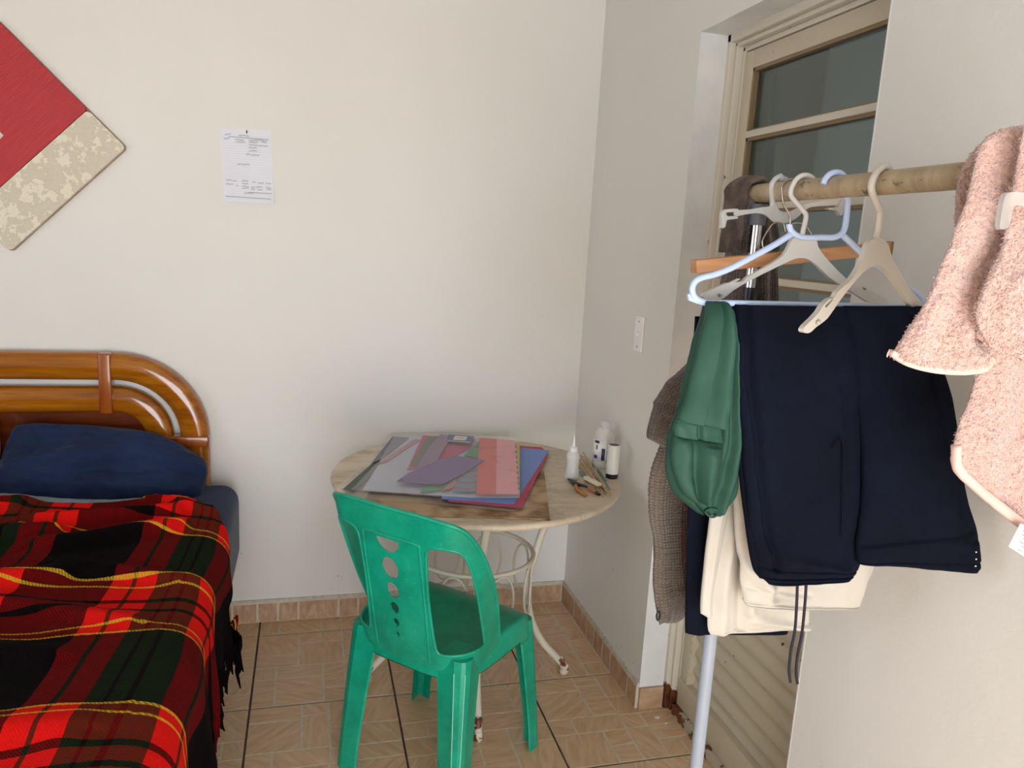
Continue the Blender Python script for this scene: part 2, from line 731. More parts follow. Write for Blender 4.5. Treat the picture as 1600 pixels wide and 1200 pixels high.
def lathe(name, c, prof, mat, parent=None, seg=32, ang=45):
    v, f = lathe_data(c, prof, seg)
    return sharp(fixnormals(mk(name, v, f, mat, parent)), ang)


def inside(p, poly):
    c = False
    n = len(poly)
    for i in range(n):
        a, b = poly[i], poly[(i + 1) % n]
        if (a[1] > p[1]) != (b[1] > p[1]) and p[0] < (b[0] - a[0]) * (p[1] - a[1]) / (b[1] - a[1]) + a[0]:
            c = not c
    return c


def plate_data(outline, holes, fn, th, step=None):
    """2D outline with holes, meshed, mapped by fn(u, v) into space and given thickness th"""
    outline = [V((p[0], p[1])) for p in outline]
    holes = [[V((p[0], p[1])) for p in h] for h in holes]
    vs = list(outline)
    es = [(i, (i + 1) % len(outline)) for i in range(len(outline))]
    for h in holes:
        n = len(vs)
        vs += h
        es += [(n + i, n + (i + 1) % len(h)) for i in range(len(h))]
    if step:
        x0, x1 = min(p.x for p in outline), max(p.x for p in outline)
        y0, y1 = min(p.y for p in outline), max(p.y for p in outline)
        sx, sy = step if isinstance(step, tuple) else (step, step)
        border = [p for p in vs]
        nx, ny = int((x1 - x0) / sx), int((y1 - y0) / sy)
        for i in range(1, nx + 1):
            for j in range(1, ny + 1):
                p = V((x0 + i * sx, y0 + j * sy))
                if not inside(p, outline) or any(inside(p, h) for h in holes): continue
                if min(((p.x - q.x) / sx) ** 2 + ((p.y - q.y) / sy) ** 2 for q in border) < .12: continue
                vs.append(p)
    ov, oe, of, _, _, _ = delaunay_2d_cdt(vs, es, [], 0, 1e-7)
    tris = []
    for f in of:
        c = sum((ov[i] for i in f), V((0, 0))) / len(f)
        if inside(c, outline) and not any(inside(c, h) for h in holes):
            tris.append(tuple(f))
    h_ = 1e-4
    P, Nn = [], []
    for p in ov:
        a = V(fn(p.x, p.y))
        du = V(fn(p.x + h_, p.y)) - a
        dv = V(fn(p.x, p.y + h_)) - a
        P.append(a)
        Nn.append(du.cross(dv).normalized())
    n = len(P)
    vv = [p + m * (th / 2) for p, m in zip(P, Nn)] + [p - m * (th / 2) for p, m in zip(P, Nn)]
    ff = [t for t in tris] + [tuple(i + n for i in reversed(t)) for t in tris]
    cnt = {}
    for t in tris:
        for i in range(len(t)):
            e = (t[i], t[(i + 1) % len(t)])
            cnt[e] = cnt.get(e, 0) + 1
    for (a, b) in cnt:
        if (b, a) not in cnt:
            ff.append((b, a, a + n, b + n))
    return vv, ff


def plate(name, outline, holes, fn, th, mat, parent=None, step=None, bv=0, ang=40):
    v, f = plate_data(outline, holes, fn, th, step)
    o = sharp(fixnormals(mk(name, v, f, mat, parent)), ang)
    if bv:
        bevel(o, bv, 2)
    return o


def circle2(cx, cy, r, n=28, ry=None):
    ry = ry or r
    return [(cx + r * cos(2 * pi * k / n), cy + ry * sin(2 * pi * k / n)) for k in range(n)]


def rrect(x0, x1, y0, y1, r, n=5):
    out = []
    for cx, cy, a0 in ((x1 - r, y1 - r, 0), (x0 + r, y1 - r, 90), (x0 + r, y0 + r, 180), (x1 - r, y0 + r, 270)):
        for k in range(n + 1):
            a = radians(a0 + 90 * k / n)
            out.append((cx + r * cos(a), cy + r * sin(a)))
    return out


def fbm(p, sc, oct=3):
    return noise.fractal(V(p) * sc, 1.0, 2.0, oct)


def cloth(name, rows, th, mat, parent=None, nu=60, nv=80, folds=(), nz=.004, nsc=6, fine=0, fsc=300, edge=6, sag=None, ribs=None, profile=None):
    """closed cloth body: rows = [(left, right)...] 3D points from top to bottom; folds = [(u0,v0,u1,v1,width,depth)]"""
    Ls = [r[0] for r in rows]
    Rs = [r[1] for r in rows]
    k = max(2, nv // (len(rows) - 1))
    L, R = cr(Ls, k), cr(Rs, k)
    nv = len(L) - 1
    width = sum((a - b).length for a, b in zip(L, R)) / len(L)
    front, back, uvs = [], [], []
    length = 0
    for j in range(nv + 1):
        v = j / nv
        if j: length += ((L[j] + R[j]) / 2 - (L[j - 1] + R[j - 1]) / 2).length
        d = R[j] - L[j]
        nrm = V((d.y, -d.x, 0)).normalized()
        for i in range(nu + 1):
            u = i / nu
            p = L[j].lerp(R[j], u)
            off = fbm((p.x, p.y, p.z), nsc, 3) * nz
            for f in folds:
                u0, v0, u1, v1, wd, dp = f[:6]
                ax, ay = (u1 - u0) * width, (v1 - v0)
                px_, py_ = (u - u0) * width, (v - v0)
                ll = ax * ax + ay * ay
                t = max(0, min(1, (px_ * ax + py_ * ay) / ll))
                dd = sqrt((px_ - ax * t) ** 2 + ((py_ - ay * t) * .5) ** 2)
                off += dp * exp(-(dd / wd) ** 2)
            if ribs:
                off += ribs(u, v)
            pu = max(0, 1 - abs(2 * u - 1) ** edge) ** .5
            pv = max(0, 1 - abs(2 * v - 1) ** (edge * 4)) ** .5
            e = th / 2 * pu * pv
            fo = 0
            if fine:
                q = V((p.x, p.y + off, p.z))
                fo = fine * (noise.noise(q * fsc) + .6 * noise.noise(q * fsc * .4)) * min(1, pu * pv * 2)
            pf = p + nrm * (off + e + fo)
            if sag: pf = sag(u, v, pf)
            pb = p + nrm * (off - e - fo)
            if sag: pb = sag(u, v, pb)
            front.append(pf)
            back.append(pb)
            uvs.append((u * width, length))
    n = len(front)
    vs = front + back
    W = nu + 1
    fs = []
    for j in range(nv):
        for i in range(nu):
            a, b, c, d = j * W + i, j * W + i + 1, (j + 1) * W + i + 1, (j + 1) * W + i
            fs.append((a, d, c, b))
            fs.append((a + n, b + n, c + n, d + n))
    for j in range(nv):
        for i in (0, nu):
            a, b = j * W + i, (j + 1) * W + i
            fs.append((a, b, b + n, a + n))
    for i in range(nu):
        for j in (0, nv):
            a, b = j * W + i, j * W + i + 1
            fs.append((a, b, b + n, a + n))
    o = mk(name, vs, fs, mat, parent, uv=uvs + uvs)
    bm = bmesh.new()
    bm.from_mesh(o.data)
    bmesh.ops.recalc_face_normals(bm, faces=bm.faces)
    bm.to_mesh(o.data)
    bm.free()
    return o


def scribble(rng, x, y, wd, h, n):
    """a short handwritten-looking stroke as 2D points"""
    pts = []
    for i in range(n):
        t = i / (n - 1)
        pts.append((x + wd * t + rng.uniform(-.3, .3) * wd / n * 2, y + h * (.5 * sin(i * 2.1 + rng.uniform(-.6, .6)) + rng.uniform(-.3, .3))))
    return pts


# ================================================================== ROOM
Tt = .45                      # floor tile pitch
GX = -.7028 * Tt              # a joint running into the depth
CY = -.2534 * Tt              # first joint parallel to the back wall
XL, YF, ZC = -3.4, -4.3, 2.75
DY0, DY1, DZ = -.769, -1.525, 2.077   # doorway in the right wall
# floor ------------------------------------------------------------
PA = [(0, 0, .32, .33), (0, .33, .32, .5), (.32, 0, .49, .17), (.49, 0, .66, .17), (.32, .17, .66, .5), (.66, 0, .83, .33), (.83, 0, 1, .17), (.83, .17, 1, .33),
      (.66, .33, 1, .5), (0, .5, .16, .66), (0, .66, .16, 1), (.16, .5, .5, .66), (.16, .66, .5, 1), (.5, .5, .66, .83), (.5, .83, .66, 1), (.66, .5, 1, .66), (.66, .66, 1, 1)]
PC = [(0, 0, .35, .18), (0, .18, .35, .5), (.35, 0, .53, .14), (.35, .14, .53, .5), (.53, 0, .69, .3), (.69, 0, 1, .3), (.53, .3, 1, .52), (0, .5, .17, .67), (.17, .5, .53, .67),
      (0, .67, .35, 1), (.35, .67, .52, .83), (.35, .83, .52, 1), (.53, .52, .69, .67), (.69, .52, 1, .67), (.52, .67, .7, 1), (.7, .67, 1, .82), (.7, .82, .85, 1), (.85, .82, 1, 1)]


def rotpat(pat, k):
    for _ in range(k):
        pat = [(min(1 - d, 1 - b), a, max(1 - d, 1 - b), c) for a, b, c, d in pat]
    return pat


def floor():
    vs, fs, mi, tone = [], [], [], []

    def quad(x0, y0, x1, y1, z, m, t=(0, 0, 0, 1), skirt=0):
        n = len(vs)
        vs.extend([(x0, y0, z), (x1, y0, z), (x1, y1, z), (x0, y1, z)])
        fs.append((n, n + 1, n + 2, n + 3))
        mi.append(m)
        tone.append(t)
        if skirt:
            vs.extend([(x0, y0, z - skirt), (x1, y0, z - skirt), (x1, y1, z - skirt), (x0, y1, z - skirt)])
            for a in range(4):
                b = (a + 1) % 4
                fs.append((n + a, n + 4 + a, n + 4 + b, n + b))
                mi.append(m)
                tone.append(t)
    quad(XL - .1, YF - .1, .45, .05, -.004, 2)
    rg = random.Random(3)
    i0, i1 = int((XL - GX) / Tt) - 1, 2
    for i in range(i0, i1):
        for j in range(-1, 12):
            ax, ay = GX + i * Tt, CY - j * Tt        # tile spans x ax..ax+T, y ay-T..ay
            gp = .0036
            X0, X1, Y1, Y0 = ax + gp, ax + Tt - gp, ay - gp, ay - Tt + gp
            X0, X1, Y0, Y1 = max(X0, XL), min(X1, .30), max(Y0, YF), min(Y1, 0)
            if X1 - X0 < .01 or Y1 - Y0 < .01: continue
            if X0 > .0 and (Y1 < DY1 or Y0 > DY0): continue
            quad(X0, Y0, X1, Y1, 0, 1, skirt=.0035)
            if (i, j) == (0, 1): pat = PC
            elif (i, j) == (-2, 0): pat = PA
            elif (i, j) == (-2, 1): pat = rotpat(PC, 0)
            else: pat = rotpat(rg.choice([PA, PC]), rg.randrange(4))
            for a, b, c, d in pat:
                m = .0035
                x0, x1 = ax + a * Tt + m, ax + c * Tt - m
                y1, y0 = ay - b * Tt - m, ay - d * Tt + m
                x0, x1, y0, y1 = max(x0, X0 + .001), min(x1, X1 - .001), max(y0, Y0 + .001), min(y1, Y1 - .001)
                if x1 - x0 < .008 or y1 - y0 < .008: continue
                t = (rg.random(), rg.random(), 0, 1)
                quad(x0, y0, x1, y1, .0007, 0, t, skirt=.0007)
    o = mk('floor', vs, fs, None, smooth=False, mats=[M['stone'], M['grout_cream'], M['grout_dark']], mi=mi)
    ca = o.data.color_attributes.new('tone', 'FLOAT_COLOR', 'CORNER')
    for p, t in zip(o.data.polygons, tone):
        for li in p.loop_indices:
            ca.data[li].color = t
    struct(o)


floor()


def wall_grid(name, pts_fn, th, cuts, w_, h_, mat):
    pass


struct(box('wall_back', XL - .1, .25, 0, .12, 0, ZC, M['wall']))
# right wall with the doorway: three blocks in one mesh
struct(boxes('wall_right', [(0, .25, DY0, 0, 0, ZC), (0, .25, YF, DY1, 0, ZC), (0, .25, DY1, DY0, DZ, ZC)], M['wall']))
struct(boxes('wall_left', [(XL - .12, XL, YF, -2.95, 0, ZC), (XL - .12, XL, -1.65, 0, 0, ZC), (XL - .12, XL, -2.95, -1.65, 0, .7), (XL - .12, XL, -2.95, -1.65, 2.3, ZC)], M['wall']))
struct(boxes('wall_front', [(XL, -1.80, YF - .12, YF, 0, ZC), (-.10, .25, YF - .12, YF, 0, ZC), (-1.80, -.10, YF - .12, YF, 2.2, ZC)], M['wall']))
struct(box('ceiling', XL - .12, .25, YF - .12, .12, ZC, ZC + .1, M['ceiling']))
struct(box('trim_1', -9, 6, -12, YF - .12, -.12, -.02, mottled('outdoor_paving', '#a39a8c', '#b8b0a2', 3, .8)))


# tile skirting ------------------------------------------------------
def skirting(name, runs, parent=None):
    vs, fs, mi, tone = [], [], [], []
    rg = random.Random(11)

    def bx(b, m, t):
        v, f = boxmesh(*b)
        n = len(vs)
        vs.extend(v)
        for q in f:
            fs.append(tuple(i + n for i in q))
            mi.append(m)
            tone.append(t)
    H = .083
    for axis, s0, s1, face, d in runs:
        # backing strip (cream) then stones standing 1 mm proud
        th = .010
        if axis == 'x': bx((s0, s1, face - th, face, 0, H), 1, (0, 0, 0, 1))
        else: bx((face - th if d < 0 else face, face if d < 0 else face + th, s0, s1, 0, H), 1, (0, 0, 0, 1))
        s = s1
        while s > s0 + .01:
            w_ = rg.choice([.15, .075, .075, .15, .09])
            a, b = max(s - w_ + .004, s0 + .002), s - .004
            if b - a > .01:
                t = (rg.random() * .6, rg.random(), 0, 1)
                if axis == 'x': bx((a, b, face - th - .001, face - .002, .003, H - .008), 0, t)
                else: bx((face - th - .001, face - .002, a, b, .003, H - .008), 0, t)
            s -= w_
    o = mk(name, vs, fs, None, parent, smooth=False, mats=[M['stone_base'], M['grout_cream']], mi=mi)
    ca = o.data.color_attributes.new('tone', 'FLOAT_COLOR', 'CORNER')
    for p, t in zip(o.data.polygons, tone):
        for li in p.loop_indices:
            ca.data[li].color = t
    struct(o)
    return o


skirting('baseboard_back', [('x', XL, -.0115, 0, -1)])
skirting('baseboard_right', [('y', DY0 - .002, -.012, 0, -1), ('y', YF, DY1, 0, -1)])
# white mortar lip above the skirting
M['mortar'] = mottled('mortar_lip', '#bdb6a8', '#d6d1c6', 60, .8, 120, .5, .002)
struct(boxes('trim_2', [(XL, -.0115, -.0075, 0, .083, .089), (-.0075, 0, DY0, 0, .083, .089), (-.0075, 0, YF, DY1, .083, .089)], M['mortar']))

# ---------------------------------------------------------------- door
# plaster lining of the recess
struct(boxes('trim_3', [(-.0005, .085, DY0 - .003, DY0 + .001, .075, DZ), (-.0005, .085, DY1, DY0, DZ - .003, DZ + .001), (-.0005, .085, DY1 - .001, DY1 + .003, .0, DZ)], M['jamb']))
vs, fs = boxmesh(-.001, .082, DY0 - .013, DY0 - .002, 0.0, .075)
o = mk('baseboard_door', vs, fs, M['stone_base'], smooth=False)
struct(o)
# metal frame: stepped jambs and head
fr = [(.085, .115, DY0 - .020, DY0, 0, DZ), (.100, .15, DY0 - .032, DY0 - .020, 0, DZ - .02), (.118, .16, DY0 - .046, DY0 - .032, 0, DZ - .032),
      (.085, .115, DY1, DY0, DZ - .024, DZ), (.100, .15, DY1, DY0, DZ - .036, DZ - .024), (.118, .16, DY1, DY0, DZ - .050, DZ - .036),
      (.085, .16, DY1, DY1 + .035, 0, DZ)]
o = boxes('trim_4', fr, M['doorframe'], bv=.003)
struct(o)
door = bpy.data.objects.new('door_1', None)
door.location = (.13, (DY0 + DY1) / 2, 0)
COL.objects.link(door)
bpy.context.view_layer.update()
struct(door)
LY0, LY1 = DY0 - .048, DY1 + .037        # leaf edges
SY0, SY1 = LY0 - .042, LY1 + .042        # glass opening
bars = [1.80, 1.605, 1.41, 1.215, 1.02]
top = 1.975
lf = [(.118, .150, SY0, LY0, .09, DZ - .054), (.118, .150, LY1, SY1, .09, DZ - .054), (.118, .150, SY1, SY0, top, DZ - .054), (.118, .150, SY1, SY0, .86, .93),
      (.113, .152, LY1, LY0, .035, .125)]
boxes('leaf_frame', lf, M['doorpaint'], door, bv=.002)
for z in bars:
    boxes('glazing_bar', [(.116, .146, SY1, SY0, z - .009, z + .009)], M['doorframe'], door, bv=.002)
zs = [top] + bars + [.93]
for a, b in zip(zs[:-1], zs[1:]):
    hi, lo = a - (.009 if a != top else 0), b + (.009 if b != .93 else 0)
    gl = box('pane', .136, .140, SY1, SY0, lo, hi, M['glass'], door)
    ms = .008
    boxes('putty_bead', [(.122, .137, SY1, SY1 + ms, lo, hi), (.122, .137, SY0 - ms, SY0, lo, hi), (.122, .137, SY1, SY0, hi - ms, hi), (.122, .137, SY1, SY0, lo, lo + .004)], M['putty'], door)
# corrugated lower sheet
vs, fs = [], []
nz_ = 190
for k in range(nz_ + 1):
    z = .12 + (.865 - .12) * k / nz_
    ph = (z / .058) % 1
    tri = abs(2 * ph - 1)
    x = .136 + .011 * (1 - min(1, max(0, (tri - .18) / .64)))
    vs += [(x, SY1, z), (x, SY0, z), (x + .001, SY1, z), (x + .001, SY0, z)]
for k in range(nz_):
    a = 4 * k
    fs += [(a, a + 1, a + 5, a + 4), (a + 3, a + 2, a + 6, a + 7)]
mk('corrugated_panel', vs, fs, M['doorpaint'], door)
vs, fs = [], []
for k in range(27):
    z = .15 + k * .027
    pr = [(0, z), (-.012, z + .0135), (0, z + .027)]
    n = len(vs)
    vs += [(.119, SY0 - 0.0005, z), (.119, SY0 - .010, z + .0135), (.119, SY0 - 0.0005, z + .027), (.122, SY0 - 0.0005, z), (.122, SY0 - .010, z + .0135), (.122, SY0 - 0.0005, z + .027)]
    fs += [(n, n + 1, n + 2), (n + 5, n + 4, n + 3), (n, n + 3, n + 4, n + 1), (n + 1, n + 4, n + 5, n + 2)]
mk('scalloped_edge', vs, fs, M['doorpaint'], door, smooth=False)
# rusty threshold
M['rust'] = chipped('rusty_threshold', '#b8ac96', '#c4b8a4', '#3a1e10', .5, 18)
struct(box('trim_5', .098, .20, DY1 + .035, DY0 - .048, -.003, .034, M['rust'], bv=.002))
# unlit room beyond the door
struct(boxes('wall_beyond', [(1.6, 1.7, -3, 1, -.1, 2.8), (.25, 1.7, .9, 1, -.1, 2.8), (.25, 1.7, -3.1, -3, -.1, 2.8), (.25, 1.7, -3.1, 1, 2.8, 2.9), (.25, 1.7, -3.1, 1, -.15, -.05),
       ], M['behind']))

# ================================================================== ON THE WALLS
# light switch
sw = empty('light_switch', (0, -.558, 1.203), 'white light switch plate with a round push button on the right wall', 'switch')
a = atX(1000, 522, 0)
box('switch_plate', -.007, 0, a.y - .031, a.y + .031, a.z - .058, a.z + .058, M['switchplate'], sw, bv=.003)
v, f = lathe_data((0, 0, 0), [(.009, 0), (.009, .003), (.006, .006), (.0005, .007)], 20)
mk('button', [(-.007 - q[2], a.y + q[0], a.z + q[1]) for q in v], f, M['switchplate'], sw)
for dz in (-.041, .041):
    v, f = lathe_data((0, 0, 0), [(.003, 0), (.003, .001), (.0005, .0014)], 12)
    mk('screw', [(-.0068 - q[2], a.y + q[0], a.z + dz + q[1]) for q in v], f, M['pencil'], sw)

# handwritten note
nt = empty('paper_note', (-1.25, -.002, 1.68), 'sheet of lined white notepaper with handwriting pinned to the back wall', 'paper')
q = [atY(344, 199, 0), atY(423, 204, 0), atY(428, 319, 0), atY(350, 315, 0)]


def notefn(u, v):
    p = (q[0].lerp(q[1], u)).lerp(q[3].lerp(q[2], u), v)
    curl = .001 + .010 * max(0, v - .75) ** 2 * 16 * (.4 + .6 * u) + .003 * max(0, .15 - v) * (abs(u - .5) * 2)
    return V((p.x, -curl - .0006, p.z))


nu, nv = 20, 30
vs = [notefn(i / nu, j / nv) for j in range(nv + 1) for i in range(nu + 1)]
vs += [p + V((0, .0003, 0)) for p in vs]
W = nu + 1
N = W * (nv + 1)
fs = []
for j in range(nv):
    for i in range(nu):
        a_, b_, c_, d_ = j * W + i, j * W + i + 1, (j + 1) * W + i + 1, (j + 1) * W + i
        if j == nv - 1 and i == 0: fs += [(a_, b_, c_), (a_ + N, c_ + N, b_ + N)]
        else: fs += [(a_, b_, c_, d_), (a_ + N, d_ + N, c_ + N, b_ + N)]
mk('sheet', vs, fs, M['paper'], nt)


def strip_data(pts2, wd, fn, lift):
    pts = [V(p) for p in pts2]
    vv, ff = [], []
    for i, p in enumerate(pts):
        d = (pts[min(i + 1, len(pts) - 1)] - pts[max(i - 1, 0)])
        d = d.normalized() if d.length > 0 else V((1, 0))
        nn = V((-d.y, d.x)) * wd / 2
        for s in (-1, 1):
            r = p + nn * s
            vv.append(V(fn(r.x, r.y)) + lift)
    for i in range(len(pts) - 1):
        ff.append((2 * i, 2 * i + 1, 2 * i + 3, 2 * i + 2))
    return vv, ff


parts = []
for k in range(26):
    v = .10 + k * .034
    parts.append(strip_data([(.03 + .94 * i / 12, v) for i in range(13)], .004, notefn, V((0, -.0003, 0))))
v, f = merge(parts)
mk('ruled_lines', v, f, M['ruling'], nt)
rg = random.Random(5)
parts = []
words = [(.08, .085, .12), (.35, .09, .22), (.05, .145, .12), (.28, .15, .18), (.55, .145, .35), (.28, .18, .2), (.55, .175, .18), (.8, .16, .12), (.55, .245, .15), (.55, .29, .15), (.48, .34, .1), (.6, .345, .15),
         (.3, .48, .25), (.06, .70, .1), (.18, .71, .1), (.38, .70, .12), (.38, .735, .12), (.58, .71, .07), (.7, .72, .12), (.85, .72, .1), (.06, .755, .14), (.25, .77, .04), (.38, .775, .13), (.55, .78, .08),
         (.66, .775, .12), (.85, .775, .1), (.38, .80, .12), (.55, .81, .08), (.68, .81, .1), (.86, .80, .1), (.42, .87, .18)]
for x, y, wd in words:
    parts.append(strip_data(scribble(rg, x, y, wd, .022, max(6, int(wd * 90))), .006, notefn, V((0, -.0006, 0))))
for pts in ([(.15, .115), (.95, .125)], [(.55, .21), (.93, .215)], [(.5, .855), (.97, .86)], [(.03, .925), (.95, .935)]):
    parts.append(strip_data([V(pts[0]).lerp(V(pts[1]), i / 12) for i in range(13)], .006, notefn, V((0, -.0006, 0))))
v, f = merge(parts)
mk('handwriting', v, f, M['pencil'], nt)
p = notefn(.52, .035)
tube('pin', [p + V((0, -.004, .003)), p + V((0, .001, -.005))], .002, M['black'], nt, seg=8)

# red and cream board
bd = empty('wall_board', (-1.972, 0, 1.705), 'diamond-hung red painted wooden wall board with a cream stone-like strip', 'wall decoration')
cx, cz, S2 = -1.972, 1.705, .2475


def bfn(a, b):   # a: along NE-SW grain (toward NE +), b: toward NW +
    s = sqrt(.5)
    return V((cx + (a - b) * s, -.012, cz + (a + b) * s))


# strip on the south-east side: b from -S2 to -S2+.15
hx, hz = atY(10, 213, 0).x, atY(10, 213, 0).z
ha = ((hx - cx) + (hz - cz)) * sqrt(.5)
hb = (-(hx - cx) + (hz - cz)) * sqrt(.5)
rr = rrect(-S2, S2, -S2 + .153, S2, .012)
plate('red_panel', rr, [rrect(ha - .062, ha, hb, hb + .062, .003)], bfn, .020, M['redpaint'], bd, bv=.0015)
plate('cream_strip', rrect(-S2, S2, -S2, -S2 + .151, .014), [], bfn, .022, M['cream_patina'], bd, bv=.0015)
plate('edge_backing', rrect(-S2 - .0025, S2 + .0025, -S2 - .0025, S2 + .0025, .014), [rrect(ha - .064, ha + .002, hb - .002, hb + .064, .003)], lambda a, b: bfn(a, b) + V((0, .0085, 0)), .005, M['board_edge'], bd)

# ================================================================== BED
bed = empty('bed', (-2.06, -1.05, 0), 'varnished orange-brown wooden bed frame with rounded headboard of curved rails', 'bed')
BX1 = -1.381                   # right outer edge of the headboard
BX0 = -2.06 - (BX1 + 2.06)
ZT = 1.035


def arch_path(off, zbot, R=.30, n=14):
    """centre line of a rounded arch, off = inset from the outer edge"""
    x0, x1, zt = BX0 + off, BX1 - off, ZT - off
    r = max(.05, R - off)
    pts = [V((x0, 0, zbot)), V((x0, 0, zt - r))]
    pts += [V((x0 + r - r * cos(t * pi / 2 / n), 0, zt - r + r * sin(t * pi / 2 / n))) for t in range(1, n + 1)]
    pts += [V((x0 + (x1 - x0) * k / 6 if 0 < k < 6 else (x0 + r if k == 0 else x1 - r), 0, zt)) for k in (3,)]
    pts += [V((x1 - r + r * sin(t * pi / 2 / n), 0, zt - r + r * cos(t * pi / 2 / n))) for t in range(0, n)]
    pts += [V((x1, 0, zt - r)), V((x1, 0, zbot))]
    return pts


def rail_sweep(name, off, wdt, y0, th, zbot, R=.30):
    path = arch_path(off + wdt / 2, zbot, R)
    n = len(path)
    prof = []
    # half-round front, flat back, in (across, depth)
    for k in range(13):
        a = pi * k / 12
        prof.append((-cos(a) * wdt / 2, -(sin(a) ** .55) * th))
    vs, fs = [], []
    m = len(prof)
    for i in range(n):
        t = (path[min(i + 1, n - 1)] - path[max(i - 1, 0)]).normalized()
        nn = V((-t.z, 0, t.x))
        for a, d in prof:
            vs.append(path[i] + nn * a + V((0, y0 + d, 0)))
    for i in range(n - 1):
        for k in range(m):
            l = (k + 1) % m
            fs.append((i * m + k, i * m + l, (i + 1) * m + l, (i + 1) * m + k))
    fs.append(tuple(range(m)))
    fs.append(tuple((n - 1) * m + k for k in range(m)))
    return sharp(fixnormals(mk(name, vs, fs, M['bedwood'], bed)), 50)


rail_sweep('outer_rail', 0, .095, -.022, .042, 0.0)
rail_sweep('inner_rail', .117, .09, -.022, .036, .30)
box('headboard_panel', BX0 + .2, BX1 - .2, -.034, -.024, .30, ZT - .195, M['bedpanel'], bed)
for s in (-1, 1):
    x = -2.06 + s * (2.06 - 1.703)
    box('rail_block', x - .020, x + .020, -.068, -.022, ZT - .207, ZT - .0005, M['bedblock'], bed, bv=.006)
    xa, xb = (BX1 - .207, BX1 + .0005) if s > 0 else (BX0 - .0005, BX0 + .207)
    box('rail_block', xa, xb, -.068, -.022, .707, .747, M['bedblock'], bed, bv=.006)
box('side_rail', -1.36, -1.335, -2.0, -.06, .2, .34, M['bedwood'], bed, bv=.004)
box('side_rail', -2.785, -2.76, -2.0, -.06, .2, .34, M['bedwood'], bed, bv=.004)
for x in (-1.37, -2.79):
    box('leg', x, x + .05, -2.05, -2.0, 0, .38, M['bedwood'], bed, bv=.004)
box('foot_rail', -2.76, -1.36, -2.03, -2.0, .2, .36, M['bedwood'], bed, bv=.004)

# mattress
mt = box('mattress', -2.74, -1.277, -2.0, -.085, .30, .590, M['mattress'])
bevel(mt, .06, 6)
for p in mt.data.polygons: p.use_smooth = True
tag(mt, 'mattress in a navy fitted sheet on the wooden bed frame', 'mattress')


def bedtop(x, y):
    z = .60 + .035 * exp(-((y + .36) / .16) ** 2)
    z += .012 * fbm((x, y, 0), 3.2, 3)
    z += .035 * exp(-((x + 2.0) / .35) ** 2) * exp(-((y + .8) / .5) ** 2)
    for x0, y0, x1, y1, h, wd in WR:
        ax, ay = x1 - x0, y1 - y0
        t = max(0, min(1, ((x - x0) * ax + (y - y0) * ay) / (ax * ax + ay * ay)))
        dx, dy = x - x0 - ax * t, y - y0 - ay * t
        d = sqrt(dx * dx + dy * dy)
        s = (dy * ax - dx * ay)
        z += 1.9 * h * exp(-(d / (wd if s > 0 else wd * .55)) ** 2) * (1 - .3 * abs(2 * t - 1))
    return z


WR = [(-2.1, -.80, -1.72, -.64, .024, .05), (-1.80, -.58, -1.42, -.50, .020, .035), (-1.70, -.73, -1.40, -.60, .022, .05), (-2.1, -1.02, -1.62, -.90, .020, .05),
      (-1.95, -1.18, -1.55, -1.28, .022, .05), (-1.62, -.86, -1.34, -.93, .014, .04), (-1.9, -1.45, -1.45, -1.52, .014, .06), (-2.2, -.50, -1.85, -.46, .02, .04), (-1.72, -1.02, -1.42, -1.14, .012, .04),
      (-1.5, -.42, -1.34, -.50, .012, .03)]
RAD = .075
XE = -1.272                    # outer face of the hanging side


def bl_pt(qd, y, lift=0):
    """blanket surface; qd = distance inward from the right top edge (negative on the hanging side)"""
    L_ = RAD * pi / 2
    q0 = L_ / 2                  # arc from q0 to -q0
    xt = XE - RAD - (qd - q0)
    wav = .012 * sin(y * 9 + 1.1) + .008 * sin(y * 23)
    z0 = bedtop(min(xt, XE - RAD), y) if qd >= q0 else bedtop(XE - RAD, y)
    if qd >= q0:
        return V((xt, y, z0 + lift))
    if qd > -q0:
        a = (q0 - qd) / L_ * pi / 2
        zb = z0 - RAD + RAD * cos(a)
        return V((XE - RAD + RAD * sin(a) + lift * sin(a) + wav * sin(a) * .5, y, zb + lift * cos(a)))
    d = -q0 - qd
    wv = .5 + min(1, d / .15)
    return V((XE + lift + wav * .5 + (wav * .8 + .010 * sin(y * 41)) * min(1, d / .15) + .008 * d / .2, y, z0 - RAD - d))


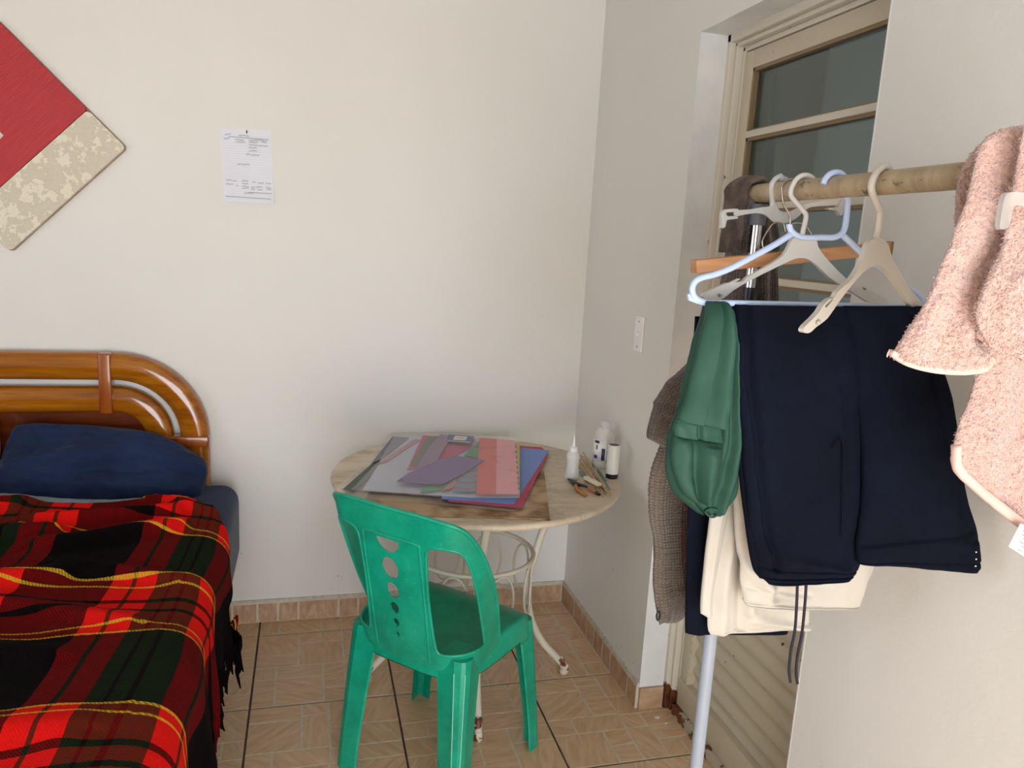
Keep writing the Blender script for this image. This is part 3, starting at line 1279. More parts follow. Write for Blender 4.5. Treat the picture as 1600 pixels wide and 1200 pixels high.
def blanket():
    q0, q1 = -.26, 1.28
    NU, NV = 240, 260
    vs, uvs = [], []
    def pt(qd, y0, dz):
        # the hem and the head edge wander a little
        return bl_pt(qd, y0, dz)
    for layer in (0, -.006):
        for j in range(NV + 1):
            tv = j / NV
            for i in range(NU + 1):
                qd = q0 + (q1 - q0) * i / NU
                head = -.395 - .03 * sin((qd - .2) * 4.5) + .012 * sin(qd * 11)
                if qd < .16: head -= min(.40, (.16 - qd) ** 1.5 * 2.6)
                y = head + (-2.08 - head) * tv
                hemo = q0 if i else 0
                p = bl_pt(qd + (.02 * sin(y * 7) if i == 0 else 0), y, .010 + layer)
                n1 = noise.noise(V((qd, y, 0)) * 160) * .0012 if layer == 0 else 0
                p.z += n1
                if j == 0: p.z -= .006
                vs.append(p)
                # pattern follows the cloth: shift by the wrinkle height
                uvs.append((qd + .06 * (y + .9) * min(1, max(0, qd / .1)), -y + .25 * (p.z - .6) * (1 if qd > .06 else 0)))
    W = NU + 1
    n = W * (NV + 1)
    fs = []
    for j in range(NV):
        for i in range(NU):
            a, b, c, d = j * W + i, j * W + i + 1, (j + 1) * W + i + 1, (j + 1) * W + i
            fs += [(a, b, c, d), (a + n, d + n, c + n, b + n)]
    for j in range(NV):
        for i in (0, NU):
            a, b = j * W + i, (j + 1) * W + i
            fs.append((a, b, b + n, a + n))
    for i in range(NU):
        for j in (0, NV):
            a, b = j * W + i, j * W + i + 1
            fs.append((a, b, b + n, a + n))
    root = empty('plaid_blanket', (-1.9, -1.2, .6), 'red, black and green tartan wool blanket with yellow lines and fringe spread over the bed', 'blanket')
    mk('blanket_cloth', vs, fs, M['plaid'], root, uv=uvs)
    # fringe along the hanging hem
    rg = random.Random(9)
    V_, F_, U_ = [], [], []
    y = -.60
    while y > -2.05:
        h0 = bl_pt(q0 + .006, y, .007)
        ln = rg.uniform(.07, .12)
        if -.80 < y < -.72 or -1.32 < y < -1.25: ln *= 1.2
        pts = [h0]
        dx, dy = rg.uniform(-.012, .012), rg.uniform(-.022, .022)
        for k in range(1, 6):
            t = k / 5
            pts.append(h0 + V((dx * t + .003 * sin(k * 1.7 + y * 50), dy * t, -ln * t)))
        v, f = tube_data(pts, [.0045, .0052, .005, .0048, .0044, .002], seg=6)
        n = len(V_)
        V_ += v
        F_ += [tuple(i + n for i in q) for q in f]
        U_ += [(q0 + .004 - .02 * (h0.z - p.z), -y) for p in v]
        y -= rg.uniform(.006, .012)
    o = mk('fringe', V_, F_, M['plaid'], root, uv=U_)
    o['kind'] = 'stuff'


blanket()


# pale blue top sheet showing at the head of the blanket
def sheet():
    NU, NV = 90, 24
    vs = []
    for layer in (0, -.004):
        for j in range(NV + 1):
            for i in range(NU + 1):
                qd = .04 + 1.2 * i / NU
                head = -.325 - .03 * sin((qd - .2) * 4.5) + .012 * sin(qd * 11) + .07 * min(1, max(0, (qd - .25) / .45)) - .12 * max(0, .22 - qd) / .2
                t = j / NV
                y = head - .35 * t
                p = bl_pt(qd, y, -.002 + layer)
                if t < .15: p.z -= .03 * ((.15 - t) / .15) ** 2
                p.z += .004 * fbm((p.x, p.y, 2), 14, 2)
                vs.append(p)
    W = NU + 1
    n = W * (NV + 1)
    fs = []
    for j in range(NV):
        for i in range(NU):
            a, b, c, d = j * W + i, j * W + i + 1, (j + 1) * W + i + 1, (j + 1) * W + i
            fs += [(a, b, c, d), (a + n, d + n, c + n, b + n)]
    for i in range(NU):
        fs.append((i, i + 1, i + 1 + n, i + n))
    o = mk('bed_sheet', vs, fs, M['sheet'])
    tag(o, 'pale blue-grey sheet edge showing between blanket and navy pillow', 'sheet')


sheet()


def pillow(name, c, L_, H_, T_, tilt, yaw, roll, mat, label, seed=0, wr=.012, drop=0):
    NU, NV = 70, 50
    vs = []
    mtx = Matrix.Translation(c) @ Matrix.Rotation(yaw, 4, 'Z') @ Matrix.Rotation(roll, 4, 'Y') @ Matrix.Rotation(tilt, 4, 'X')
    for s in (1, -1):
        for j in range(NV + 1):
            for i in range(NU + 1):
                u, v = 2 * i / NU - 1, 2 * j / NV - 1
                pinch = 1 - .07 * (1 - abs(v) ** 2) * abs(u) ** 3
                pinch2 = 1 - .09 * (1 - abs(u) ** 2) * abs(v) ** 3
                x, y = u * L_ / 2 * pinch * (1 - .13 * (u * v) ** 2), v * H_ / 2 * pinch2 * (1 - .16 * (u * v) ** 2)
                if v > 0: y -= drop * max(0, u - .1) ** 1.6 * v
                e = max(0, (1 - abs(u) ** 2.6)) ** .5 * max(0, (1 - abs(v) ** 2.4)) ** .5
                z = s * T_ / 2 * e
                z += wr * fbm((x * 1.0 + seed, y * 2.2, s), 5, 4) * min(1, e * 2)
                vs.append(mtx @ V((x, y, z)))
    W = NU + 1
    n = W * (NV + 1)
    fs = []
    for j in range(NV):
        for i in range(NU):
            a, b, c_, d = j * W + i, j * W + i + 1, (j + 1) * W + i + 1, (j + 1) * W + i
            fs += [(a, b, c_, d), (a + n, d + n, c_ + n, b + n)]
    o = fixnormals(mk(name, vs, fs, mat))
    tag(o, label, 'pillow')
    return o


pillow('pillow', V((-1.685, -.165, .668)), .67, .31, .16, radians(56), radians(-2), radians(4), M['pillow'], 'rumpled navy blue pillow against the headboard of the bed', 2, .034, .10)
pillow('pillow', V((-2.27, -.185, .68)), .60, .36, .18, radians(52), radians(2), radians(-4), M['whitepillow'], 'pale pillow at the left edge behind the navy pillow', 5, .015)

# ================================================================== TABLE
TC = V((-.512, -.498, 0))
TZ = .728
tb = empty('round_table', TC, 'round stone-topped table with curved cream-painted iron legs in the corner', 'table')
lathe('tabletop', TC, [(.02, TZ - .022), (.452, TZ - .022), (.462, TZ - .018), (.4655, TZ - .011), (.4655, TZ - .006), (.461, TZ - .001), (.455, TZ), (.02, TZ)], M['marble'], tb, 96, 60)
for k, ang in enumerate((-6, 84, 174, 264)):
    a = radians(ang)
    d = V((cos(a), sin(a), 0))
    prof = [(.325, TZ - .022), (.30, .67), (.262, .60), (.232, .53), (.211, .45), (.194, .37), (.193, .296), (.209, .213), (.250, .129), (.305, .066), (.340, .028), (.347, .022)]
    pts = cr([TC + d * r + V((0, 0, z)) for r, z in prof], 6)
    leg = tube('leg', pts, .0125, M['iron'], tb, seg=14)
    e0 = TC + d * .335
    v1, f1 = tube_data(cr([TC + d * .318 + V((0, 0, .06)), TC + d * .337 + V((0, 0, .028)), TC + d * .343 + V((0, 0, .010)), TC + d * .338 + V((0, 0, .002))], 4), [.0135] * 9 + [.013, .012, .010, .008], seg=12)
    v2, f2 = lathe_data(TC + d * .338, [(.014, 0), (.017, .004), (.015, .012), (.009, .02)], 14)
    v, f = merge([(v1, f1), (v2, f2)])
    mk('leg_foot', v, f, M['ironrust'], leg)
ring = lambda r, z, n=64: [TC + V((r * cos(2 * pi * k / n), r * sin(2 * pi * k / n), z)) for k in range(n)]
tube('ring', ring(.200, .457), .0075, M['iron'], tb, True, 10)
tube('ring', ring(.194, .262), .006, M['iron'], tb, True, 10)
for k in range(8):
    a = 2 * pi * (k + .35) / 8
    dl = .050 / .205
    pts = []
    for i in range(24):
        t = 2 * pi * i / 24
        rr_ = .197
        aa = a + dl * cos(t)
        z = .360 + .088 * sin(t)
        pts.append(TC + V((rr_ * cos(aa), rr_ * sin(aa), z)))
    tube('oval_loop', pts, .0045, M['iron'], tb, True, 8)
for ang in (39, 129, 219, 309):
    pass
box('underframe', TC.x - .30, TC.x + .30, TC.y - .015, TC.y + .015, TZ - .030, TZ - .022, M['iron'], tb)
box('underframe', TC.x - .015, TC.x + .015, TC.y - .30, TC.y + .30, TZ - .0302, TZ - .0222, M['iron'], tb)

# ------------------------------------------------------------------ papers and bags on the table
ZB = TZ + .0008


def flat(name, pxs, z, th, mat, label=None, cat=None, wav=.0, parent=None, step=.03, curve=False, seed=0, group=None):
    pts = [atZ(a, b, z) for a, b in pxs]
    ol = [(p.x, p.y) for p in pts]
    # densify
    dn = []
    for i in range(len(ol)):
        a, b = V(ol[i]), V(ol[(i + 1) % len(ol)])
        k = max(1, int((b - a).length / .02))
        dn += [a.lerp(b, t / k) for t in range(k)]
    fn = lambda x, y: V((x, y, z + th / 2 + wav * (.5 + .5 * noise.noise(V((x * 9 + seed, y * 9, seed)))) ))
    o = plate(name, dn, [], fn, th, mat, parent, step=step)
    if label: tag(o, label, cat, group)
    return o


def papermat(nm, c): return simple('card_' + nm, c, .65)


M['hardboard'] = mottled('stained_hardboard', '#7e5a38', '#c0a47e', 9, .55, 60, .2, .001, .4, .6)
z = ZB
flat('hardboard_sheet', [(560, 800), (640, 806), (859, 813), (850, 738), (700, 725), (600, 730)], z, .004, M['hardboard'], 'brown stained hardboard sheet lying under the papers on the round table', 'board')
z += .0055
flat('plastic_bag', [(520, 768), (575, 718), (612, 677), (690, 674), (812, 686), (826, 792), (800, 800), (640, 785), (545, 780)], z, .0012, M['bag'], 'large clear plastic bag lowest in the pile, spreading to the left table edge', 'bag', .004, seed=3)
z += .007
stack = [
    ('green', [(535, 765), (600, 708), (585, 740), (553, 768)], '#56645e', 'dark grey-green paper corner poking from the left of the pile'),
    ('rose', [(720, 690), (846, 699), (857, 708), (815, 794), (760, 789), (700, 784)], '#c04a68', 'deep pink card sheet under the blue sheet, its edge showing at the right'),
    ('blue', [(700, 690), (858, 704), (803, 788), (690, 780)], '#7d98dc', 'sky blue card sheet showing as a wedge right of the pile'),
    ('pale', [(620, 682), (806, 690), (812, 778), (740, 778), (566, 766)], '#c2c8dc', 'pale lavender sheet filling the left half of the pile'),
    ('slate', [(613, 682), (640, 684), (600, 716), (580, 724)], '#7f828f', 'slate grey strip of paper along the left of the pile'),
    ('strip', [(648, 686), (657, 687), (604, 722), (590, 725)], '#c08c90', 'narrow pink strip of paper crossing the pale lavender sheet'),
    ('magenta', [(661, 680), (742, 686), (735, 700), (700, 718), (636, 735)], '#c43c74', 'magenta card beneath the purple sheet at the back of the pile'),
    ('olive', [(668, 682), (690, 683), (652, 728), (640, 728)], '#5d6b5b', 'olive green strip left of the purple card'),
    ('leaf', [(749, 689), (749, 716), (724, 712)], '#459464', 'small green paper triangle left of the coral band'),
    ('mint', [(735, 727), (704, 763), (660, 769), (655, 766), (700, 740)], '#4fa574', 'green paper strip running out below the purple sheet'),
    ('salmon', [(727, 735), (745, 718), (706, 763), (688, 768)], '#cf8478', 'salmon striped paper beside the green strip'),
    ('teal', [(746, 728), (746, 768), (708, 768), (715, 742), (726, 732)], '#6a93ab', 'blue and pink wavy striped paper left of the coral band'),
    ('check', [(796, 690), (812, 692), (812, 770), (806, 771)], '#cdb877', 'yellow and grey checkered strip right of the pink band'),
    ('coral', [(749, 684), (776, 686), (775, 772), (744, 772)], '#e4605f', 'coral red band of card in the pile'),
    ('pink', [(776, 687), (804, 688), (810, 772), (775, 772)], '#f6a6b0', 'light pink band of card in the pile'),
    ('mauve', [(688, 679), (707, 681), (694, 700), (682, 722), (640, 742), (650, 730), (668, 702)], '#8d7096', 'mauve paper strip between the olive strip and the magenta card'),
    ('violet', [(712, 712), (757, 719), (720, 742), (690, 758), (619, 753), (640, 738), (682, 720)], '#72519a', 'purple card sheet on top of the pile, pointed at the right'),
]
P3 = {}
for nm, px, c, lb in stack:
    P3[nm] = flat('coloured_card', px, z, .0005, papermat(nm, c), lb, 'paper', group='coloured sheets in the bag')
    if nm == 'teal':
        # printed wavy stripes
        pr = []
        for k, (yy, cc) in enumerate([(735, 0), (744, 1), (753, 0), (762, 1)]):
            lft = 724 - (yy - 732) * .45
            pts = [atZ(lft + (745 - lft) * i / 10, yy + 2.2 * sin(i / 10 * pi), z) for i in range(11)]
            pr.append(strip_data([(p.x, p.y) for p in pts], .014, lambda x, y: V((x, y, z + .0009)), V((0, 0, 0))))
        v, f = merge(pr)
        mk('wavy_stripes', v, f, papermat('wavy', '#b55878'), P3[nm])
    if nm == 'check':
        pr = []
        for k in range(9):
            y0 = 696 + k * 8.2
            l0 = 800 + (y0 - 690) * .08
            qd = [atZ(l0, y0, z), atZ(l0 + 6, y0 + .3, z), atZ(l0 + 6.3, y0 + 4, z), atZ(l0 + .3, y0 + 3.8, z)]
            pr.append(([p + V((0, 0, .0010)) for p in qd], [(0, 1, 2, 3)]))
        v, f = merge(pr)
        mk('check_print', v, f, papermat('checkprint', '#5e5a5a'), P3[nm])
    z += .0011
lab = empty('header_card', atZ(722, 688, z), 'navy blue header card with a white barcode box at the back of the pile', 'label')
flat('card', [(701, 679), (741, 682), (737, 693), (697, 689)], z, .0006, M['navylabel'], parent=lab)
flat('barcode_box', [(711, 681), (730, 682.5), (728, 688), (708, 687)], z + .0009, .0003, M['whiteprint'], parent=lab)
pr = []
rg = random.Random(2)
qa, qb = atZ(699, 689, z), atZ(735, 691.5, z)
nn = 9
for k in range(nn):
    c_ = qa.lerp(qb, (k + .5) / nn)
    dx = (qb - qa) / nn * .36
    up = V((.004, .016, 0)) * rg.uniform(.8, 1)
    for a_, b_ in ((-1, .15), (.15, 1)):
        pr.append(([c_ + dx * a_ - up * .5 + V((0, 0, .0012)), c_ + dx * (a_ + .6) - up * .5 + V((0, 0, .0012)), c_ + dx * (a_ + .6) + up * .5 + V((0, 0, .0012)), c_ + dx * a_ + up * .4 + V((0, 0, .0012))], [(0, 1, 2, 3)]))
    pr.append(([c_ - dx - up * .1 + V((0, 0, .0013)), c_ + dx - up * .1 + V((0, 0, .0013)), c_ + dx + up * .12 + V((0, 0, .0013)), c_ - dx + up * .12 + V((0, 0, .0013))], [(0, 1, 2, 3)]))
v, f = merge(pr)
mk('white_lettering', v, f, M['whiteprint'], lab, smooth=False)
pr = []
for k in range(12):
    c_ = atZ(713, 684.5, z).lerp(atZ(726, 685.5, z), k / 12)
    pr.append(([c_ + V((0, -.006, .0015)), c_ + V((.0016, -.006, .0015)), c_ + V((.0016, .006, .0015)), c_ + V((0, .006, .0015))], [(0, 1, 2, 3)]))
v, f = merge(pr)
mk('barcode_lines', v, f, M['black'], lab, smooth=False)
z += .003
flat('plastic_bag', [(549, 766), (592, 722), (618, 680), (690, 677), (805, 686), (813, 777), (800, 779), (690, 778), (600, 772)], z, .0006, M['bag'], 'wrinkled clear plastic sleeve on top of the coloured papers', 'bag', .006, seed=8)

# ------------------------------------------------------------------ bottles and tools on the table
M['glue'] = simple('white_glue', '#dfdfdb', .5)
M['softplastic'] = clear('cloudy_plastic', (.86, .86, .85, 1), .6, .3)
p = atZ(893, 749, TZ)
gb = empty('glue_bottle', V((p.x, p.y, TZ)), 'small translucent squeeze bottle half full of white glue with a pointed nozzle', 'bottle')
base = V((p.x, p.y, TZ))
lathe('bottle_body', base, [(.001, .0005), (.021, .0005), (.0235, .004), (.0235, .012), (.0215, .030), (.020, .055), (.0205, .066), (.0225, .076), (.0225, .080), (.016, .092), (.0125, .096), (.001, .097)], M['softplastic'], gb, 32, 40)
lathe('glue_fill', base, [(.001, .002), (.020, .002), (.0222, .006), (.0202, .030), (.0188, .055), (.001, .056)], M['glue'], gb)
lathe('nozzle_cap', base, [(.0135, .095), (.0135, .108), (.011, .110), (.006, .112), (.0038, .125), (.002, .143), (.001, .149), (.0003, .150)], M['whiteprint'], gb, 24)

p = atZ(944, 733, TZ) + V((.006, .034, 0))
base = V((p.x, p.y, TZ))
bb = empty('glue_bottle', base, 'large white glue bottle with a blue and white label and a screw cap', 'bottle')
M['whitebottle'] = simple('white_bottle_plastic', '#dcd9d2', .35)
lathe('bottle_body', base, [(.001, 0), (.033, 0), (.0355, .004), (.0355, .100), (.034, .112), (.027, .130), (.019, .138), (.017, .141), (.001, .142)], M['whitebottle'], bb, 40)
lathe('cap', base, [(.0195, .139), (.0195, .158), (.018, .161), (.001, .1615)], M['frost'], bb, 36)


def wrap(name, c, r, a0, a1, z0, z1, mat, parent, n=14):
    vs, fs = [], []
    for i in range(n + 1):
        a = radians(a0 + (a1 - a0) * i / n)
        for zz_ in (z0, z1):
            for rr_ in (r, r - .0006):
                vs.append(V(c) + V((cos(a) * rr_, sin(a) * rr_, zz_)))
    for i in range(n):
        a, b = 4 * i, 4 * i + 4
        fs += [(a, b, b + 2, a + 2), (a + 1, a + 3, b + 3, b + 1), (a, a + 1, b + 1, b), (a + 2, b + 2, b + 3, a + 3)]
    fs += [(0, 2, 3, 1), (4 * n, 4 * n + 1, 4 * n + 3, 4 * n + 2)]
    return mk(name, vs, fs, mat, parent)


lb = wrap('label', base, .0362, 165, 268, .025, .100, M['whiteprint'], bb)
wrap('label_print', base, .0366, 190, 222, .088, .097, M['navylabel'], lb)
wrap('label_print', base, .0366, 238, 256, .030, .072, M['navylabel'], lb)
wrap('label_print', base, .0366, 190, 215, .034, .046, simple('purple_print', '#4a2a8a', .5), lb)
wrap('label_print', base, .0366, 205, 212, .066, .082, M['black'], lb)

p = atZ(956, 748, TZ) + V((.004, .012, 0))
base = V((p.x, p.y, TZ))
cy = empty('roll_tube', base, 'white cylinder with a black base cap standing in front of the large glue bottle', 'tube')
lathe('tube_body', base, [(.001, .016), (.0210, .016), (.0212, .112), (.020, .1125), (.0165, .1125), (.0163, .110), (.001, .110)], M['whitebottle'], cy, 36)
lathe('base_cap', base, [(.001, 0), (.0195, 0), (.020, .002), (.020, .017), (.001, .0171)], M['black'], cy, 36)
lathe('top_plug', base, [(.001, .1102), (.0162, .1102), (.0155, .1122), (.001, .1118)], M['black'], cy, 30)


def rod(name, a, b, r0, r1, mat, label=None, cat=None, parent=None, seg=10, group=None, hz=0, hz1=None):
    A, B = atZ(*a, TZ), atZ(*b, TZ)
    A.z += r0 + hz
    B.z += r1 + (hz if hz1 is None else hz1)
    o = tube(name, [A, A.lerp(B, .5), B], [r0, (r0 + r1) / 2, r1], mat, parent, seg=seg)
    if label: tag(o, label, cat, group)
    return o


M['stick'] = mottled('skewer_wood', '#b08e62', '#cdb086', 40, .6, 90, .1)
SK = ['thin wooden skewer second from the left in the bundle on the table', 'thin wooden skewer in the middle of the bundle on the table', 'leftmost thin wooden skewer of the bundle, nearest the pliers',
      'thin wooden skewer lying over the right side of the bundle', 'longest thin wooden skewer, its tip sticking out nearest the table edge', 'short thin wooden skewer at the right, toward the large glue bottle']
for k, (a, b, hz) in enumerate([((903, 716), (945, 774), .0), ((906, 712), (949, 771), .001), ((900, 724), (943, 778), .0), ((911, 710), (950, 776), .005), ((904, 728), (955, 777), .006), ((917, 722), (936, 757), .011)]):
    rod('wooden_skewer', a, b, .0022, .002, M['stick'], SK[k], 'stick', group='wooden skewers on the table', hz=hz)
pn = rod('teal_pen', (934, 736), (946, 753), .004, .004, simple('teal_plastic', '#2f7f80', .35), 'short teal green pen lying beside the white cylinder', 'pen')
rod('grey_pencil', (936, 738), (953, 766), .003, .003, simple('grey_lacquer', '#8a8f8c', .4), 'grey pencil lying between skewers and white cylinder', 'pencil')
# eraser
er = empty('eraser', atZ(926, 757, TZ), 'cream eraser with rounded corners lying on the knife beside the skewers', 'eraser')
A, B = atZ(914, 752, TZ), atZ(936, 764, TZ)
dx = (B - A)
sd = V((-dx.y, dx.x, 0)).normalized()
v, f = obb((A + B) / 2 + V((0, 0, .0135)), dx, sd * .020, (0, 0, .011))
bevel(mk('rubber', v, f, simple('eraser_cream', '#e9dfc0', .6), er), .003)
# knife
A, B = atZ(905, 735, TZ), atZ(922, 757, TZ)
kn = empty('craft_knife', A, 'grey metal craft knife lying between the glue bottle and the skewers', 'knife')
dx = (B - A)
sd = V((-dx.y, dx.x, 0)).normalized()
v, f = obb((A + B) / 2 + V((0, 0, .003)), dx * .7, sd * .016, (0, 0, .005))
bevel(mk('handle', v, f, simple('knife_grey', '#7d7d80', .4, Metallic=.5), kn), .002)
v, f = obb(A - dx * .03 + V((0, 0, .003)), dx * .3, sd * .010, (0, 0, .001))
mk('blade', v, f, M['chrome'], kn)
# pliers
pl = empty('pliers', atZ(905, 762, TZ), 'black pliers with orange grips lying open at the front of the table', 'pliers')
M['plsteel'] = simple('dark_steel', '#3a3634', .35, Metallic=.6)
M['orange'] = simple('orange_grip', '#b86d1a', .45)


def hp(a, b, zz_): q_ = atZ(a, b, TZ); q_.z = TZ + zz_; return q_


piv = hp(903, 761, .008)
tube('jaw', [hp(887, 752, .008), hp(893, 755, .008), piv, hp(913, 763, .008), hp(920, 766, .008)], [.003, .007, .0085, .006, .0045], M['plsteel'], pl, sx=.7)
tube('jaw', [hp(889, 754, .009), hp(895, 759, .009), piv + V((0, 0, .001)), hp(900, 763, .008)], [.003, .006, .0085, .0045], M['plsteel'], pl, sx=.7)
h1 = tube('grip', cr([hp(899, 762, .008), hp(902, 768, .007), hp(908, 773, .007), hp(916, 778, .007)], 4), [.0045] + [.0058] * 10 + [.006, .0045], M['orange'], pl, sx=.8)
h2 = tube('grip', cr([hp(919, 766, .008), hp(926, 770, .007), hp(931, 773, .007)], 4), [.0045] + [.006] * 8, M['orange'], pl, sx=.8)
tube('grip_end', [hp(931, 773, .007), hp(936, 776, .007)], [.0062, .0055], M['black'], h2, sx=.8)

# ================================================================== CHAIR
CO = V((-.697, -.895, 0))
CF, CR = V((.71, .704, 0)), V((.704, -.71, 0))
ch = empty('plastic_chair', CO, 'scuffed green plastic stacking chair with round holes in its back, pulled to the table', 'chair')


def cl(x, y, z_): return CO + CR * x + CF * y + V((0, 0, z_))


def shell(s, z_):
    """plan of the back: a rounded-corner U; s in -1..1 along it, z height"""
    t = (z_ - .43) / .38
    w_, r, e, y0 = .188 + .042 * t, .075 + .01 * t, .085 - .03 * t, -.152 - .075 * t
    A = (w_ - r) + r * pi / 2 + e
    a = abs(s) * A
    if a < w_ - r: x, y = a, 0
    elif a < w_ - r + r * pi / 2:
        k = (a - w_ + r) / r
        x, y = w_ - r + r * sin(k), r * (1 - cos(k))
    else: x, y = w_, r + (a - (w_ - r + r * pi / 2))
    y += .012 * min(1, (x / w_) ** 2)
    return cl(x if s > 0 else -x, y0 + y, z_)


half = [(1.0, .405), (1.0, .44), (.985, .50), (.93, .60), (.80, .70), (.68, .778), (.60, .808), (.50, .820), (.31, .825), (0, .825)]
ol = cr([(-x, z_) for x, z_ in half] + [(x, z_) for x, z_ in reversed(half[:-1])], 5)
ol = [(p.x, p.y) for p in ol]
bot = [(.93, .400), (.80, .395), (.6, .39), (.4, .386), (.2, .384), (0, .384), (-.2, .384), (-.4, .386), (-.6, .39), (-.80, .395), (-.93, .400)]
ol += bot
opR = cr([(.335, .738), (.42, .750), (.58, .746), (.645, .710), (.69, .64), (.735, .54), (.775, .462), (.77, .448), (.70, .444), (.50, .440), (.36, .440), (.325, .48), (.305, .60), (.315, .70)], 3, True)
opR = [(p.x, p.y) for p in opR]
opL = [(-x, z_) for x, z_ in opR][::-1]
sc_ = 1 / .335      # metres -> s
holes = [opR, opL]
HC = -.035
hd = [(HC + .039 * sc_ * cos(a), .738 + .038 * sin(a)) for a in [pi + pi * k / 18 for k in range(19)]]
holes.append(hd)
for zc, r in ((.655, .031), (.590, .0235), (.538, .0175), (.494, .0125), (.458, .0085)):
    holes.append([(HC + .9 * r * sc_ * cos(2 * pi * k / 24), zc + r * sin(2 * pi * k / 24)) for k in range(24)])
bk = plate('backrest', ol, holes, shell, .0065, M['green'], ch, step=(.045, .014), bv=.0012, ang=55)
bead = [(-.27, .405), (-.27, .60), (-.265, .725), (-.24, .745), (0, .747), (.24, .745), (.265, .725), (.27, .60), (.27, .405)]
bp = cr(bead, 8)


def shell_out(s, z_, d):
    p = shell(s, z_)
    c_ = cl(0, .05, z_)
    n_ = (p - c_)
    n_.z = 0
    return p + n_.normalized() * d


tube('panel_bead', [shell_out(p.x, p.y, .003) for p in bp], .0035, M['green'], bk, seg=8)
half2 = half[1:]
rp = cr([(-x, z_) for x, z_ in half2] + [(x, z_) for x, z_ in reversed(half2[:-1])], 6)
tube('rolled_rim', [shell_out(p.x, p.y, .001) for p in rp], .0058, M['green'], bk, seg=8)
ib = cr(opR, 1, True)
for opn in (opR, opL):
    tube('opening_rim', [shell_out(a_, b_, .001) for a_, b_ in opn], .0042, M['green'], bk, closed=True, seg=8)

# seat


def seat():
    NU, NV = 40, 44
    vs = []
    for layer in (0, -.005):
        for j in range(NV + 1):
            for i in range(NU + 1):
                u, v = 2 * i / NU - 1, 2 * j / NV - 1
                # inner part is the dished seat, outer 14 % rolls down as the skirt
                a, b = max(abs(u), 0), v
                k = 7 if v > 0 else 4.5
                r = (abs(u) ** k + abs(v) ** k) ** (1 / k)
                sc = min(1, .86 / r) if r > 0 else 1
                su, sv = u * sc, v * sc
                wd = .180 + .010 * sv
                x, y = su / .86 * wd, .041 + sv / .86 * .172
                z_ = .432 - .012 * (1 - (abs(su) / .86) ** 2) * (1 - (sv / .86) ** 2) + (.006 * sv)
                if sv > .5: z_ -= .02 * ((sv - .5) / .36) ** 2
                if r > .86:
                    t = min(1, (r - .86) / .14)
                    dr = V((u, v)).normalized()
                    x += dr.x * .016 * sin(t * pi / 2)
                    y += dr.y * .016 * sin(t * pi / 2)
                    dp = .045 if v < .5 else .055
                    z_ -= .012 * (1 - cos(min(1, t * 2) * pi / 2)) + dp * max(0, t - .25) / .75
                vs.append(cl(x, y, z_ + layer))
    W = NU + 1
    n = W * (NV + 1)
    fs = []
    for j in range(NV):
        for i in range(NU):
            a, b, c_, d = j * W + i, j * W + i + 1, (j + 1) * W + i + 1, (j + 1) * W + i
            fs += [(a, b, c_, d), (a + n, d + n, c_ + n, b + n)]
    for j in range(NV):
        for i in (0, NU):
            a, b = j * W + i, (j + 1) * W + i
            fs.append((a, b, b + n, a + n))
    for i in range(NU):
        for j in (0, NV):
            a, b = j * W + i, j * W + i + 1
            fs.append((a, b, b + n, a + n))
    o = mk('seat', vs, fs, M['green'], ch)
    bm = bmesh.new(); bm.from_mesh(o.data)
    bmesh.ops.recalc_face_normals(bm, faces=bm.faces)
    bm.to_mesh(o.data); bm.free()
    return o


seat()


def leg(sx, sy, topc, foot, wt, wb, topz):
    """thin-walled angular leg, section opens toward the seat centre"""
    N = 14
    prof = [(-1, 0), (-.98, .16), (-.35, .30), (-.20, .52), (.0, .60)]
    # corner section: goes along the side edge, chamfers the corner, along the back/front edge
    sec = [(1.0, 0.0), (.97, .10), (.45, .12), (.30, .20), (.20, .30), (.12, .45), (.10, .97), (0, 1.0)]
    # (a, b): a = distance inward along x, b = distance inward along y from the outer corner
    sec = [(1.0, .10), (.55, .06), (.34, .0), (.14, .06), (.05, .14), (0, .34), (.06, .55), (.10, 1.0)]
    vs = []
    for j in range(N + 1):
        t = j / N
        t2 = t ** .85
        cx_ = topc[0] + (foot[0] - topc[0]) * t2
        cy_ = topc[1] + (foot[1] - topc[1]) * t2
        w_ = wt + (wb - wt) * min(1, t * 1.25) ** .8
        z_ = topz * (1 - t)
        for off in (0, .0045):
            for a, b in sec:
                aa, bb_ = a * w_ + off, b * w_ + off
                vs.append(cl(cx_ - sx * aa, cy_ - sy * bb_, z_ + (0 if t < 1 else .006 * (1 if 2 < 3 and abs(a - b) < .12 else 0))))
    m = len(sec)
    R_ = 2 * m
    fs = []
    for j in range(N):
        for k in range(m - 1):
            a, b = j * R_ + k, j * R_ + k + 1
            fs.append((a, b, b + R_, a + R_))
            a, b = a + m, b + m
            fs.append((a, b, b + R_, a + R_))
        for k in (0, m - 1):
            a = j * R_ + k
            fs.append((a, a + m, a + m + R_, a + R_))
    for k in range(m - 1):
        a = N * R_ + k
        fs.append((a, a + 1, a + 1 + m, a + m))
    vs.append(cl(topc[0] - sx * wt, topc[1] - sy * wt, topz))
    fs.append(tuple(range(m)) + (len(vs) - 1,))
    o = mk('leg', vs, fs, M['green'], ch)
    for k in (2, 4):
        if (sx, sy) != (1, -1): break
        # pale stress-whitened crease running down the leg
        tube('worn_crease', [vs[j * R_ + k].lerp(vs[j * R_ + k], 0) + (vs[j * R_ + k] - cl(0, 0, vs[j * R_ + k].z - CO.z)).normalized() * .0006 for j in range(1, N)], .0013, M['wear'], o, seg=6)
    return sharp(fixnormals(o), 18)


